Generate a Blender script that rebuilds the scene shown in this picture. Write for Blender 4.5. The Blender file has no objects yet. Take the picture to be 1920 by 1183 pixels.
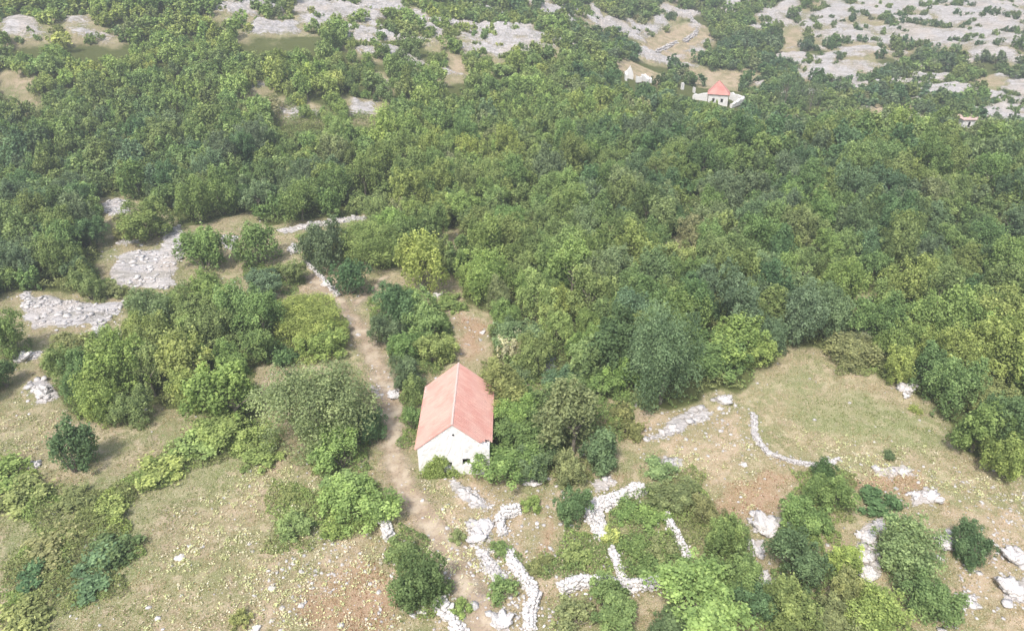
import bpy, math, random
import numpy as np
from mathutils import Vector

# ------------------------------------------------------------------ camera, sky, sun
SC = bpy.context.scene
COL = SC.collection
F, CX, CY, CH, PITCH = 1371.0, 960.0, 591.5, 44.0, math.radians(31)
cam = bpy.data.cameras.new("camera"); cam.sensor_width = 36; cam.lens = 36*F/1920
cam.clip_start = 0.5; cam.clip_end = 6000
co = bpy.data.objects.new("camera", cam); COL.objects.link(co)
co.location = (0, 0, CH); co.rotation_euler = (math.pi/2-PITCH, 0, 0)
SC.camera = co
SUN_EL, SUN_AZ = math.radians(56), math.radians(205)     # azimuth from +y clockwise: behind the camera, a little left
W = bpy.data.worlds.new("World"); SC.world = W; W.use_nodes = True
nt = W.node_tree; bg = nt.nodes["Background"]
sky = nt.nodes.new("ShaderNodeTexSky"); sky.sky_type = 'NISHITA'; sky.sun_disc = False
sky.sun_elevation = SUN_EL; sky.sun_rotation = SUN_AZ; sky.dust_density = 4.0; sky.air_density = 1.3
nt.links.new(sky.outputs[0], bg.inputs[0]); bg.inputs[1].default_value = 0.13
sl = bpy.data.lights.new("sun", 'SUN'); sl.energy = 3.1; sl.angle = math.radians(6); sl.color = (1, 0.96, 0.89)
so = bpy.data.objects.new("sun", sl); COL.objects.link(so)
sd = Vector((math.sin(SUN_AZ)*math.cos(SUN_EL), math.cos(SUN_AZ)*math.cos(SUN_EL), math.sin(SUN_EL)))
so.rotation_euler = sd.to_track_quat('Z', 'Y').to_euler()
vs = SC.view_settings; vs.view_transform = 'Standard'; vs.look = 'None'; vs.gamma = 1; vs.use_curve_mapping = False
vs.exposure = 1.12
SC.cycles.max_bounces = 5; SC.cycles.diffuse_bounces = 3; SC.cycles.transmission_bounces = 3
SC.cycles.volume_bounces = 0; SC.cycles.glossy_bounces = 1

# ------------------------------------------------------------------ numeric helpers
rng = np.random.default_rng(7)
def h2(ix, iy, s):
    n = (ix.astype(np.int64)*374761393 + iy.astype(np.int64)*668265263 + s*1442695041) & 0xffffffff
    n = ((n ^ (n >> 13))*1274126177) & 0xffffffff
    n = n ^ (n >> 16)
    return (n & 0xffffff)/float(0xffffff)
def vnoise(x, y, s=0):
    x = np.asarray(x, float); y = np.asarray(y, float)
    ix = np.floor(x); iy = np.floor(y); fx = x-ix; fy = y-iy
    fx = fx*fx*(3-2*fx); fy = fy*fy*(3-2*fy)
    a = h2(ix, iy, s); b = h2(ix+1, iy, s); c = h2(ix, iy+1, s); d = h2(ix+1, iy+1, s)
    return (a*(1-fx)+b*fx)*(1-fy)+(c*(1-fx)+d*fx)*fy
def fbm(x, y, o=4, s=0):
    v = 0; a = 0.5; t = 0
    for i in range(o):
        v = v+a*vnoise(x*2**i+17.3*i, y*2**i-9.1*i, s+i); t += a; a *= 0.5
    return v/t                                           # 0..1
def sstep(a, b, x):
    t = np.clip((np.asarray(x, float)-a)/(b-a), 0, 1); return t*t*(3-2*t)
def macro(x, y):
    x = np.asarray(x, float); y = np.asarray(y, float)
    z = 17*np.exp(-(((x+125)/85)**2+((y-205)/75)**2))
    z = z+0.085*np.maximum(0, y-140)*sstep(60, -30, x)
    z = z+3.0*np.exp(-(((x-75)/60)**2+((y-122)/22)**2))
    z = z-10*sstep(132, 178, y)*sstep(5, 60, x)
    z = z+0.14*np.maximum(0, y-235)*sstep(-30, 60, x)
    far = sstep(60, 120, np.hypot(x, y-45))
    z = z+(fbm(x/42, y/42, 3, 5)-0.5)*7*far
    z = z+(fbm(x/9, y/9, 2, 9)-0.5)*1.0*sstep(9, 22, np.hypot(x+5, y-50))
    return z
def ray(px, py):
    dx = (px-CX)/F; dy = -(py-CY)/F; s, c = math.sin(PITCH), math.cos(PITCH)
    return np.array([dx, dy*s+c, dy*c-s])
def at(px, py, dh=0.0):
    """The point of the terrain (raised by dh) seen at a pixel of the 1920 px photograph."""
    d = ray(px, py); t = 8.0
    if d[2] > -0.02: d[2] = -0.02
    st = 2.0; prev = t
    while t < 900:
        p = d*t
        if CH+p[2] < macro(p[0], p[1])+dh: break
        prev = t; t += st
    lo, hi = prev, t
    for _ in range(18):
        m = (lo+hi)/2; p = d*m
        if CH+p[2] < macro(p[0], p[1])+dh: hi = m
        else: lo = m
    p = d*hi
    return np.array([p[0], p[1], CH+p[2]-dh])
def proj(x, y, z):
    s, c = math.sin(PITCH), math.cos(PITCH); dz = z-CH
    w = y*c-dz*s; u = y*s+dz*c
    return CX+F*x/w, CY-F*u/w, w
def wpoly(pts): return np.array([at(a, b)[:2] for a, b in pts])
def sdist(x, y, poly, closed=True):
    """Signed distance to a polygon, positive inside (or minus the distance to a polyline)."""
    n = len(poly); best = np.full(x.shape, 1e9); ins = np.zeros(x.shape, bool)
    for i in range(n if closed else n-1):
        ax, ay = poly[i]; bx, by = poly[(i+1) % n]
        dx, dy = bx-ax, by-ay; l2 = dx*dx+dy*dy+1e-9
        t = np.clip(((x-ax)*dx+(y-ay)*dy)/l2, 0, 1)
        best = np.minimum(best, np.hypot(x-ax-t*dx, y-ay-t*dy))
        if closed:
            c = ((ay > y) != (by > y)) & (x < (bx-ax)*(y-ay)/(by-ay+1e-12)+ax)
            ins ^= c
    return np.where(ins, best, -best)
def field(x, y, polys, soft=1.0, warp=1.0, closed=True, width=0.0):
    """0..1 mask of a set of ground polygons with uneven, softened edges."""
    x = np.asarray(x, float); y = np.asarray(y, float)
    wx = x+warp*(fbm(x/2.5/warp, y/2.5/warp, 3, 31)-0.5)*3
    wy = y+warp*(fbm(x/2.5/warp, y/2.5/warp, 3, 47)-0.5)*3
    out = np.zeros(x.shape)
    for p in polys:
        mg = soft+width+2*warp+1
        m = (x > p[:, 0].min()-mg) & (x < p[:, 0].max()+mg) & (y > p[:, 1].min()-mg) & (y < p[:, 1].max()+mg)
        if not m.any(): continue
        d = sdist(wx[m], wy[m], p, closed)+width
        out[m] = np.maximum(out[m], sstep(-soft, soft, d))
    return out

# ------------------------------------------------------------------ ground cover laid out as ground polygons
OPEN_POLYS = [
 [(165,372),(240,368),(300,395),(350,425),(450,405),(470,395),(510,422),(685,402),(700,415),(690,445),(650,470),(700,500),(770,512),(850,510),(880,560),(935,590),(925,640),(960,700),(1040,705),(1110,735),(1190,745),(1250,780),(1310,748),(1420,708),(1470,652),(1560,650),(1650,710),(1740,745),(1790,830),(1850,868),(1920,905),(2150,960),(2300,1500),(-500,1500),(-400,800),(-60,800),(-40,600),(30,545),(175,545),(185,470)],
 [(820,430),(860,425),(880,450),(850,475),(800,470)],
 [(1180,520),(1230,505),(1260,510),(1225,545),(1190,545)],
 [(1235,445),(1275,440),(1300,470),(1270,500),(1245,480)],
 [(1590,560),(1640,545),(1650,600),(1600,640)],
]
OPEN = [wpoly(p) for p in OPEN_POLYS]
INWOOD_POLYS = [
 [(245,560),(330,545),(400,515),(455,560),(500,575),(500,650),(480,720),(500,790),(430,790),(330,765),(270,760),(250,795),(150,790),(105,745),(95,660),(175,640),(215,640),(240,600)],
]
INWOOD = [wpoly(p) for p in INWOOD_POLYS]
BARE_POLYS = [
 [(0,42),(65,37),(68,50),(85,68),(70,78),(30,76),(0,70)], [(100,38),(160,40),(168,52),(130,50)], [(130,55),(200,66),(220,80),(190,80),(140,72)],
 [(397,18),(430,5),(470,15),(482,35),(440,30),(400,27)], [(455,62),(475,42),(530,45),(545,40),(570,60),(567,70),(520,66),(490,70)],
 [(560,30),(600,38),(620,50),(600,58),(565,45)], [(468,155),(500,155),(502,165),(475,167)], [(523,210),(570,211),(608,224),(592,232),(552,228)],
 [(676,24),(670,-6),(760,-6),(757,22),(722,28),(700,24)], [(760,28),(800,22),(805,45),(845,68),(815,74),(805,95),(798,70),(775,45)],
 [(846,100),(866,55),(910,42),(960,50),(1003,52),(1024,78),(1050,108),(965,108),(945,125),(930,134),(918,108),(880,106)],
 [(650,188),(716,190),(713,222),(652,216)], [(1000,-5),(1030,-5),(1030,15),(1005,12)],
 [(1085,15),(1100,5),(1130,15),(1138,52),(1110,58)], [(1165,35),(1210,48),(1245,8),(1275,18),(1255,62),(1210,75),(1185,62)],
 [(1480,45),(1530,8),(1640,-10),(2100,-10),(2100,110),(1850,95),(1740,95),(1700,84),(1640,94),(1560,90),(1510,68)],
 [(1415,32),(1450,25),(1488,45),(1470,58),(1430,42)], [(1488,125),(1512,108),(1642,118),(1644,142),(1600,138),(1560,152),(1520,152)],
 [(1700,153),(1750,152),(1793,170),(1783,188),(1742,192),(1732,210),(1708,188)], [(1870,168),(2050,170),(2050,222),(1845,218)],
 [(1828,92),(1900,92),(1915,128),(1880,118)], [(700,153),(740,155),(738,167)], [(650,40),(680,55),(675,85),(720,100),(690,116),(650,98)],
]
SOIL_POLYS = [
 [(1200,95),(1210,60),(1290,45),(1322,55),(1342,75),(1300,108),(1262,125),(1210,118)], [(1285,132),(1425,133),(1425,152),(1350,165),(1305,160)],
 [(1138,118),(1180,113),(1240,140),(1240,160),(1185,146)], [(1475,50),(1500,58),(1502,88),(1478,118),(1468,100)],
 [(1615,198),(1715,203),(1705,222),(1640,220)], [(1815,146),(1870,148),(1877,168),(1828,163)], [(815,150),(860,112),(890,130),(870,145)],
 [(0,146),(40,136),(48,170),(66,195),(56,210),(40,182),(8,158)], [(1560,90),(1640,92),(1700,100),(1640,108),(1570,104)],
]
BARE = [wpoly(p) for p in BARE_POLYS]; FSOIL = [wpoly(p) for p in SOIL_POLYS]
ROCKN = [wpoly(p) for p in [
 [(190,388),(215,376),(240,378),(250,400),(225,412),(200,402)],
 [(215,540),(205,520),(225,478),(260,470),(300,472),(305,440),(300,430),(340,425),(350,450),(345,480),(330,500),(325,540),(290,545)],
 [(220,450),(260,447),(262,458),(222,462)],
 [(45,548),(70,555),(130,562),(190,572),(238,566),(232,590),(205,600),(198,640),(178,645),(170,610),(120,615),(60,620),(40,580)],
 [(18,668),(75,655),(78,672),(30,685)], [(55,720),(95,715),(105,750),(65,758)],
 [(415,445),(445,443),(442,470),(418,470)], [(540,455),(565,462),(560,478),(542,475)],
 [(520,432),(600,418),(690,405),(692,415),(610,426),(530,440)], [(1350,745),(1372,748),(1368,765),(1346,762)],
 [(1385,985),(1415,965),(1475,980),(1470,1003),(1420,1000)], [(1398,1015),(1432,1018),(1432,1050),(1408,1048)],
 [(1415,1055),(1435,1060),(1452,1115),(1440,1122),(1425,1100)],
 [(1605,1020),(1620,985),(1665,980),(1672,1000),(1640,1015),(1645,1075),(1610,1085)], [(1750,1005),(1780,995),(1800,1035),(1765,1040)],
 [(1875,1025),(1930,1050),(1930,1075),(1890,1050)], [(1870,1090),(1930,1075),(1930,1140),(1880,1140)], [(1790,1118),(1830,1118),(1828,1140),(1795,1138)],
 [(1700,925),(1755,920),(1755,945),(1720,950)], [(1640,880),(1700,868),(1712,890),(1640,905)], [(875,980),(915,978),(925,1010),(905,1040),(888,1015)],
 [(920,1145),(960,1145),(965,1190),(925,1190)], [(835,905),(865,905),(895,935),(915,950),(900,958),(860,935)], [(975,895),(1020,897),(1040,905),(985,912)],
 [(1215,835),(1235,805),(1300,765),(1335,770),(1320,790),(1270,810)], [(885,1090),(915,1120),(880,1140)],
 [(1100,900),(1150,893),(1160,915),(1120,920)], [(1880,760),(1940,755),(1940,775),(1885,778)], [(1685,720),(1710,722),(1712,745),(1690,740)],
 [(1235,860),(1280,858),(1275,875),(1235,872)], [(700,725),(750,728),(750,750),(705,745)],
]]
SOILN = [wpoly(p) for p in [
 [(570,490),(620,500),(690,560),(760,540),(850,530),(920,600),(915,670),(840,680),(840,600),(700,560),(660,580),(610,600),(560,560)],
 [(760,900),(900,890),(1050,920),(1060,1090),(1010,1190),(820,1190),(800,1060),(740,940)],
 [(1110,730),(1250,780),(1340,760),(1400,800),(1410,900),(1250,880),(1180,830)],
 [(540,1000),(720,960),(760,1080),(740,1200),(420,1200),(470,1080)],
 [(1330,940),(1500,890),(1500,970),(1400,990)], [(1780,930),(1940,960),(1940,1190),(1780,1190)], [(640,830),(700,880),(690,900),(640,870)],
 [(480,870),(560,860),(500,960),(380,960)], [(1185,510),(1230,500),(1250,515),(1220,545)],
]]
REDN = [wpoly(p) for p in [
 [(1340,930),(1400,905),(1500,885),(1515,930),(1480,960),(1400,985),(1345,975)], [(560,1090),(700,1050),(760,1100),(740,1190),(560,1190)],
 [(1030,960),(1060,1000),(1070,1060),(1020,1040)], [(860,580),(920,600),(915,660),(870,670)], [(1140,900),(1180,880),(1180,905)],
 [(1560,880),(1720,880),(1800,960),(1640,930)],
]]
GREENN = [wpoly(p) for p in [
 [(1460,745),(1640,740),(1760,800),(1780,860),(1600,830),(1480,790)], [(0,900),(120,930),(300,860),(520,800),(560,860),(330,920),(240,1000),(280,1060),(180,1130),(0,1190)],
 [(170,395),(215,420),(215,470),(190,500)], [(1120,920),(1300,900),(1330,980),(1300,1100),(1060,1100),(1060,1000)], [(700,850),(760,850),(790,900),(740,910)],
 [(520,900),(620,900),(620,1040),(520,1040)], [(1470,690),(1540,700),(1500,740),(1450,730)],
 [(950,1030),(1050,1050),(1060,1100),(1010,1090)], [(640,1000),(700,960),(760,980),(720,1040)],
]]
PATHS = [  # track centre line in pixels and half width in metres
 ([(575,505),(610,545),(650,585),(690,645),(715,700),(735,760),(735,820),(740,870),(765,920),(800,970),(835,1020),(860,1070),(885,1120),(915,1200),(940,1290)], 1.75),
 ([(650,585),(690,550),(720,520),(750,505)], 0.8),
]
PATHW = [(wpoly(p), w) for p, w in PATHS]
BROKEN_POLYS = [[(1380,112),(1500,85),(1930,95),(2100,110),(2100,245),(1700,232),(1560,200),(1400,165)], [(600,-10),(1180,-10),(1180,70),(1040,100),(900,150),(640,120)],
 [(380,-10),(640,-10),(640,80),(460,80)], [(1130,-10),(1330,-10),(1340,130),(1180,110)], [(1340,-10),(1520,-10),(1500,60),(1340,60)]]
BROKEN = [wpoly(p) for p in BROKEN_POLYS]
HOUSE = (-7.95, 46.8)

def masks(x, y):
    far_rock = field(x, y, BARE, 3.0, 2.2)*np.clip(0.02+1.35*fbm(x/11, y/6, 4, 61), 0, 1)
    far_rock = np.maximum(far_rock, field(x, y, BROKEN, 6, 3)*np.clip((fbm(x/13, y/6, 4, 67)-.47)*5, 0, .85))
    far_rock = np.maximum(far_rock, .92*field(x, y, [BARE[k_] for k_ in (0, 1, 2, 3, 4, 5, 6, 7, 8, 9, 11)], 3.5, 1.5))
    halo = field(x, y, BARE, 10, 3); far_rock = np.maximum(far_rock, halo*np.clip((fbm(x/9, y/5, 4, 65)-.46)*6, 0, .85))
    rock = np.maximum(far_rock, field(x, y, ROCKN, 0.7, 0.55))
    soil = np.maximum(field(x, y, FSOIL, 2.5, 1.5), 0.8*field(x, y, SOILN, 2.5, 1.2))
    opn = np.maximum(field(x, y, OPEN, 1.5, 1.0), np.maximum(far_rock, field(x, y, FSOIL, 2, 1.5)))
    opn = opn*(1-field(x, y, INWOOD, 1.5, .8))
    grn = field(x, y, GREENN, 2.0, 1.5)
    red = field(x, y, REDN, 1.8, 1.5)
    return rock, soil, opn, grn, red
def height(x, y, rock=None):
    x = np.asarray(x, float); y = np.asarray(y, float)
    z = macro(x, y)
    if rock is None: rock = np.maximum(field(x, y, BARE, 3.0, 2.2), field(x, y, ROCKN, 0.7, 0.55))
    dist = np.hypot(x, y); k = 0.35+sstep(90, 220, dist)*1.6
    n = fbm(x/1.4, y/0.8, 4, 71); st = np.floor(n*6)/6*0.6+n*0.4
    z = z+rock*k*(0.25+st*1.1)*1.1
    return z+(fbm(x/0.9, y/0.9, 3, 83)-0.5)*0.16

# ------------------------------------------------------------------ material helpers
def new_mat(name):
    m = bpy.data.materials.new(name); m.use_nodes = True
    n = m.node_tree; n.nodes.clear(); return m, n
class G:
    """Small wrapper to write node graphs tersely."""
    def __init__(s, name):
        s.m = bpy.data.materials.new(name); s.m.use_nodes = True; s.t = s.m.node_tree; s.t.nodes.clear()
        s.out = s.t.nodes.new("ShaderNodeOutputMaterial")
    def n(s, typ, ins={}, **kw):
        nd = s.t.nodes.new("ShaderNode"+typ)
        for k, v in kw.items(): setattr(nd, k, v)
        for k, v in ins.items():
            if isinstance(v, bpy.types.NodeSocket): s.t.links.new(v, nd.inputs[k])
            else: nd.inputs[k].default_value = v
        return nd
    def noise(s, vec, scale, detail=4, rough=.55):
        return s.n("TexNoise", {"Vector": vec, "Scale": scale, "Detail": detail, "Roughness": rough}).outputs[0]
    def mix(s, f, a, b, mode='MIX'):
        nd = s.t.nodes.new("ShaderNodeMix"); nd.data_type = 'RGBA'; nd.blend_type = mode
        for i, v in ((0, f), (6, a), (7, b)):
            if isinstance(v, bpy.types.NodeSocket): s.t.links.new(v, nd.inputs[i])
            elif i == 0: nd.inputs[0].default_value = v
            else: nd.inputs[i].default_value = (*v, 1) if len(v) == 3 else v
        return nd.outputs[2]
    def math(s, op, a, b=0.0, clamp=False):
        nd = s.t.nodes.new("ShaderNodeMath"); nd.operation = op; nd.use_clamp = clamp
        for i, v in ((0, a), (1, b)):
            if isinstance(v, bpy.types.NodeSocket): s.t.links.new(v, nd.inputs[i])
            else: nd.inputs[i].default_value = v
        return nd.outputs[0]
    def ramp(s, v, lo, hi):
        return s.n("MapRange", {"Value": v, "From Min": lo, "From Max": hi}, interpolation_type='SMOOTHSTEP').outputs[0]
    def attr(s, name, out="Fac"): return s.n("Attribute", attribute_name=name).outputs[out]
    def surf(s, sh): s.t.links.new(sh, s.out.inputs[0]); return s.m
    def pos(s): return s.n("NewGeometry").outputs["Position"]

def ground_mat(name="ground"):
    g = G(name); p = g.pos()
    n1 = g.noise(p, .18, 4); n2 = g.noise(p, 1.1, 4); n3 = g.noise(p, 5.5, 3, .65); n4 = g.noise(p, 17, 2, .6)
    tan, olive, pink, litter = (.275, .225, .138), (.185, .190, .085), (.335, .25, .19), (.11, .115, .05)
    grn, red, soilc = (.145, .185, .065), (.30, .185, .12), (.40, .285, .21)
    c = g.mix(g.ramp(n1, .40, .60), tan, olive)
    c = g.mix(g.math('MULTIPLY', g.ramp(n2, .45, .68), .75), c, pink)
    c = g.mix(g.math('MULTIPLY', g.ramp(n3, .46, .62), .7), c, (.155, .175, .07))
    c = g.mix(g.math('MULTIPLY', g.ramp(g.noise(p, 2.1, 3, .6), .52, .66), .5), c, (.165, .155, .075))
    c = g.mix(g.math('MULTIPLY', g.ramp(g.noise(p, .55, 4, .6), .50, .62), .4), c, (.42, .36, .24))
    gm = g.ramp(g.math('ADD', g.attr("green"), g.math('MULTIPLY', g.math('SUBTRACT', n3, .5), 1.2)), .25, .8)
    c = g.mix(g.math('MULTIPLY', gm, .42), c, grn)
    sm = g.ramp(g.math('ADD', g.attr("soil"), g.math('MULTIPLY', g.math('SUBTRACT', n2, .5), 1.6)), .3, .85)
    c = g.mix(g.math('MULTIPLY', sm, .75), c, g.mix(g.ramp(g.noise(p, .35, 5, .6), .42, .6), g.mix(n3, soilc, (.40, .33, .25)), (.235, .20, .115)))
    rm = g.ramp(g.math('ADD', g.attr("red"), g.math('MULTIPLY', g.math('SUBTRACT', n3, .5), 1.4)), .4, .9)
    c = g.mix(g.math('MULTIPLY', rm, .7), c, red)
    # pale straw flecks
    c = g.mix(g.math('MULTIPLY', g.ramp(n4, .54, .64), .65), c, (.60, .55, .42))
    c = g.mix(g.math('MULTIPLY', g.ramp(g.noise(p, 11, 3, .7), .56, .64), .45), c, (.17, .13, .08))
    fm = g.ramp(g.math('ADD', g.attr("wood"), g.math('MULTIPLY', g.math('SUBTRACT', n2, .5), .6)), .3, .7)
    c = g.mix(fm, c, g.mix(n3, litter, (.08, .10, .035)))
    # limestone
    st = g.n("Mapping", {"Vector": p, "Scale": (.55, 1.9, 3.0), "Rotation": (0, 0, .2)}).outputs[0]
    r1 = g.noise(st, 1.3, 6, .65); r2 = g.noise(p, 3.2, 5, .7); rb = g.noise(p, .12, 3)
    rc = g.mix(g.ramp(r1, .35, .65), (.33, .315, .32), (.53, .505, .505))
    rc = g.mix(g.math('MULTIPLY', g.ramp(rb, .45, .7), .6), rc, (.47, .40, .34))
    vor = g.n("TexVoronoi", {"Vector": g.mix(.35, st, g.n("TexNoise", {"Vector": p, "Scale": 1.2}).outputs["Color"]), "Scale": .9}, feature='DISTANCE_TO_EDGE').outputs[0]
    crack = g.math('SUBTRACT', 1.0, g.ramp(vor, 0.0, .035))
    st2 = g.n('Mapping', {'Vector': p, 'Scale': (.06, .35, .8), 'Rotation': (0, 0, .15)}).outputs[0]
    bed = g.ramp(g.noise(st2, 1.6, 5, .6), .50, .62)
    rc = g.mix(g.math('MULTIPLY', bed, .55), rc, (.25, .235, .20)); rc = g.mix(g.math('MULTIPLY', crack, .75), rc, (.17, .16, .13))
    rc = g.mix(g.math('MULTIPLY', g.ramp(r2, .56, .66), .55), rc, (.24, .225, .20))
    rk = g.ramp(g.math('ADD', g.attr("rock"), g.math('ADD', g.math('MULTIPLY', g.math('SUBTRACT', r1, .5), 1.3), g.math('MULTIPLY', g.math('SUBTRACT', r2, .5), 1.0))), .48, .60)
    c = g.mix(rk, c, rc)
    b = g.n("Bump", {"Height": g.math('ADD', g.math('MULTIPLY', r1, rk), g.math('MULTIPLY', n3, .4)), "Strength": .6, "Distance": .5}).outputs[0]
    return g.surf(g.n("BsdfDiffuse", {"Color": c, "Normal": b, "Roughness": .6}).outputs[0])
def path_mat():
    g = G("trodden_earth"); p = g.pos()
    n1 = g.noise(p, .7, 4); n2 = g.noise(p, 4, 4, .65); n3 = g.noise(p, 14, 2)
    c = g.mix(g.ramp(n1, .4, .65), (.385, .295, .22), (.455, .38, .295))
    c = g.mix(g.math('MULTIPLY', g.ramp(n2, .5, .68), .65), c, (.27, .235, .12))
    c = g.mix(g.math('MULTIPLY', g.ramp(n3, .6, .7), .45), c, (.62, .55, .47))
    e = g.math('ADD', g.attr("edge"), g.math('ADD', g.math('MULTIPLY', g.math('SUBTRACT', n2, .5), 1.1), g.math('MULTIPLY', g.math('SUBTRACT', n1, .5), .9)))
    mx = g.n("MixShader", {0: g.ramp(e, .40, 1.15), 1: g.n("BsdfTransparent").outputs[0], 2: g.n("BsdfDiffuse", {"Color": c}).outputs[0]})
    return g.surf(mx.outputs[0])
def leaf_mat(name, from_attr=False):
    g = G(name)
    base = g.attr("leafcol", "Color") if from_attr else g.n("ObjectInfo").outputs["Color"]
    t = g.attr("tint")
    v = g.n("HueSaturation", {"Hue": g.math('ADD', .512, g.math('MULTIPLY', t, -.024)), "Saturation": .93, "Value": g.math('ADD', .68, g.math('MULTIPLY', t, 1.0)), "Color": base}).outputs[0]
    d = g.n("BsdfDiffuse", {"Color": v}).outputs[0]
    tr = g.n("BsdfTranslucent", {"Color": g.mix(1.0, v, (1.1, 1.15, .6), 'MULTIPLY')}).outputs[0]
    m = g.n("MixShader", {0: .36, 1: d, 2: tr}).outputs[0]
    return g.surf(m)
def bark_mat():
    g = G("bark"); p = g.pos()
    return g.surf(g.n("BsdfDiffuse", {"Color": g.mix(g.noise(p, 6, 3), (.13, .105, .08), (.30, .27, .235))}).outputs[0])
def stone_mat(name="limestone", a=(.36, .335, .33), b=(.66, .63, .62)):
    g = G(name); p = g.pos(); i = g.n("NewGeometry").outputs["Random Per Island"]
    n = g.noise(p, 5, 5, .65); n2 = g.noise(p, 1.1, 3)
    c = g.mix(g.math('ADD', g.math('MULTIPLY', i, .55), g.math('MULTIPLY', n, .55), True), a, b)
    c = g.mix(g.math('MULTIPLY', g.ramp(n2, .58, .72), .3), c, (.40, .33, .28))
    c = g.mix(g.math('MULTIPLY', g.math('SUBTRACT', 1.0, g.ramp(g.n('TexVoronoi', {'Vector': p, 'Scale': 2.2, 'Randomness': 1.0}, feature='DISTANCE_TO_EDGE').outputs[0], 0, .045)), .7), c, (.17, .16, .14))
    c = g.mix(g.math('MULTIPLY', g.ramp(n, .58, .66), .4), c, (.26, .25, .22))
    return g.surf(g.n("BsdfDiffuse", {"Color": c, "Normal": g.n("Bump", {"Height": n, "Strength": .5, "Distance": .08}).outputs[0]}).outputs[0])
def plaster_mat(name="whitewashed_stone", a=(.76, .745, .74), b=(.55, .52, .49)):
    g = G(name); p = g.pos(); n = g.noise(p, 1.3, 5, .65); n2 = g.noise(p, 7, 4, .7)
    br = g.n("TexVoronoi", {"Vector": p, "Scale": 3.2}, feature='DISTANCE_TO_EDGE').outputs[0]
    c = g.mix(g.math('MULTIPLY', g.ramp(n, .52, .72), .8), a, b)
    c = g.mix(g.math('MULTIPLY', g.math('SUBTRACT', 1.0, g.ramp(br, 0, .05)), .22), c, (.42, .38, .34))
    c = g.mix(g.math('MULTIPLY', g.ramp(n2, .62, .72), .45), c, (.36, .33, .29))
    return g.surf(g.n("BsdfDiffuse", {"Color": c, "Normal": g.n("Bump", {"Height": g.math('ADD', n2, br), "Strength": .6, "Distance": .05}).outputs[0]}).outputs[0])
def roof_mat(name="clay_tiles", a=(.52, .265, .225), b=(.55, .33, .285)):
    g = G(name); p = g.pos(); n = g.noise(p, .6, 4); n2 = g.noise(p, 6, 4, .7)
    c = g.mix(g.ramp(n, .35, .65), a, b)
    st = g.n("Mapping", {"Vector": p, "Scale": (.6, 4.5, .6)}).outputs[0]
    c = g.mix(g.math('MULTIPLY', g.ramp(g.noise(st, 1.4, 4, .65), .45, .65), .55), c, (.66, .42, .35))
    c = g.mix(g.math('MULTIPLY', g.ramp(n2, .56, .70), .40), c, (.36, .20, .17))
    return g.surf(g.n("BsdfDiffuse", {"Color": c}).outputs[0])
def flat_mat(name, col, col2=None, sc=3):
    g = G(name)
    return g.surf(g.n("BsdfDiffuse", {"Color": g.mix(g.noise(g.pos(), sc, 3), col, col2 or col)}).outputs[0])

M_GROUND = ground_mat(); M_PATH = path_mat(); M_LEAF = leaf_mat("leaves"); M_LEAFA = leaf_mat("leaves_mass", True)
M_BARK = bark_mat(); M_STONE = stone_mat(); M_PALE = stone_mat("bleached_limestone", (.46, .435, .425), (.76, .73, .72))
M_PLASTER = plaster_mat(); M_ROOF = roof_mat(); M_MORTAR = plaster_mat("lime_mortar", (.60, .44, .40), (.54, .36, .31))
M_DARK = flat_mat("dark_interior", (.02, .018, .016)); M_WOODB = flat_mat("weathered_wood", (.16, .13, .11), (.26, .23, .2))

# ------------------------------------------------------------------ object helpers
def mesh_np(name, V, Fc, mats, attrs=None, smooth=False, fmat=None):
    """V (n,3), Fc (m,k) with k corners for every face."""
    V = np.asarray(V, np.float32); Fc = np.asarray(Fc, np.int32); k = Fc.shape[1]
    me = bpy.data.meshes.new(name); me.vertices.add(len(V)); me.vertices.foreach_set("co", V.ravel())
    me.loops.add(Fc.size); me.loops.foreach_set("vertex_index", Fc.ravel())
    me.polygons.add(len(Fc)); me.polygons.foreach_set("loop_start", np.arange(0, Fc.size, k, dtype=np.int32))
    if smooth: me.polygons.foreach_set("use_smooth", np.ones(len(Fc), bool))
    for m in mats: me.materials.append(m)
    if fmat is not None: me.polygons.foreach_set("material_index", np.asarray(fmat, np.int32))
    for nm, (dom, typ, arr) in (attrs or {}).items():
        a = me.attributes.new(nm, typ, dom)
        a.data.foreach_set("color" if typ == 'FLOAT_COLOR' else "value", np.asarray(arr, np.float32).ravel())
    me.update(calc_edges=True); return me
def link(name, data, parent=None, loc=(0, 0, 0), scale=None, rz=0.0):
    o = bpy.data.objects.new(name, data); COL.objects.link(o); o.location = loc
    if scale is not None: o.scale = scale
    o.rotation_euler = (0, 0, rz)
    if parent: o.parent = parent
    return o
def tag(o, label=None, cat=None, group=None, kind=None):
    if label: o["label"] = label
    if cat: o["category"] = cat
    if group: o["group"] = group
    if kind: o["kind"] = kind
    return o

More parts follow.
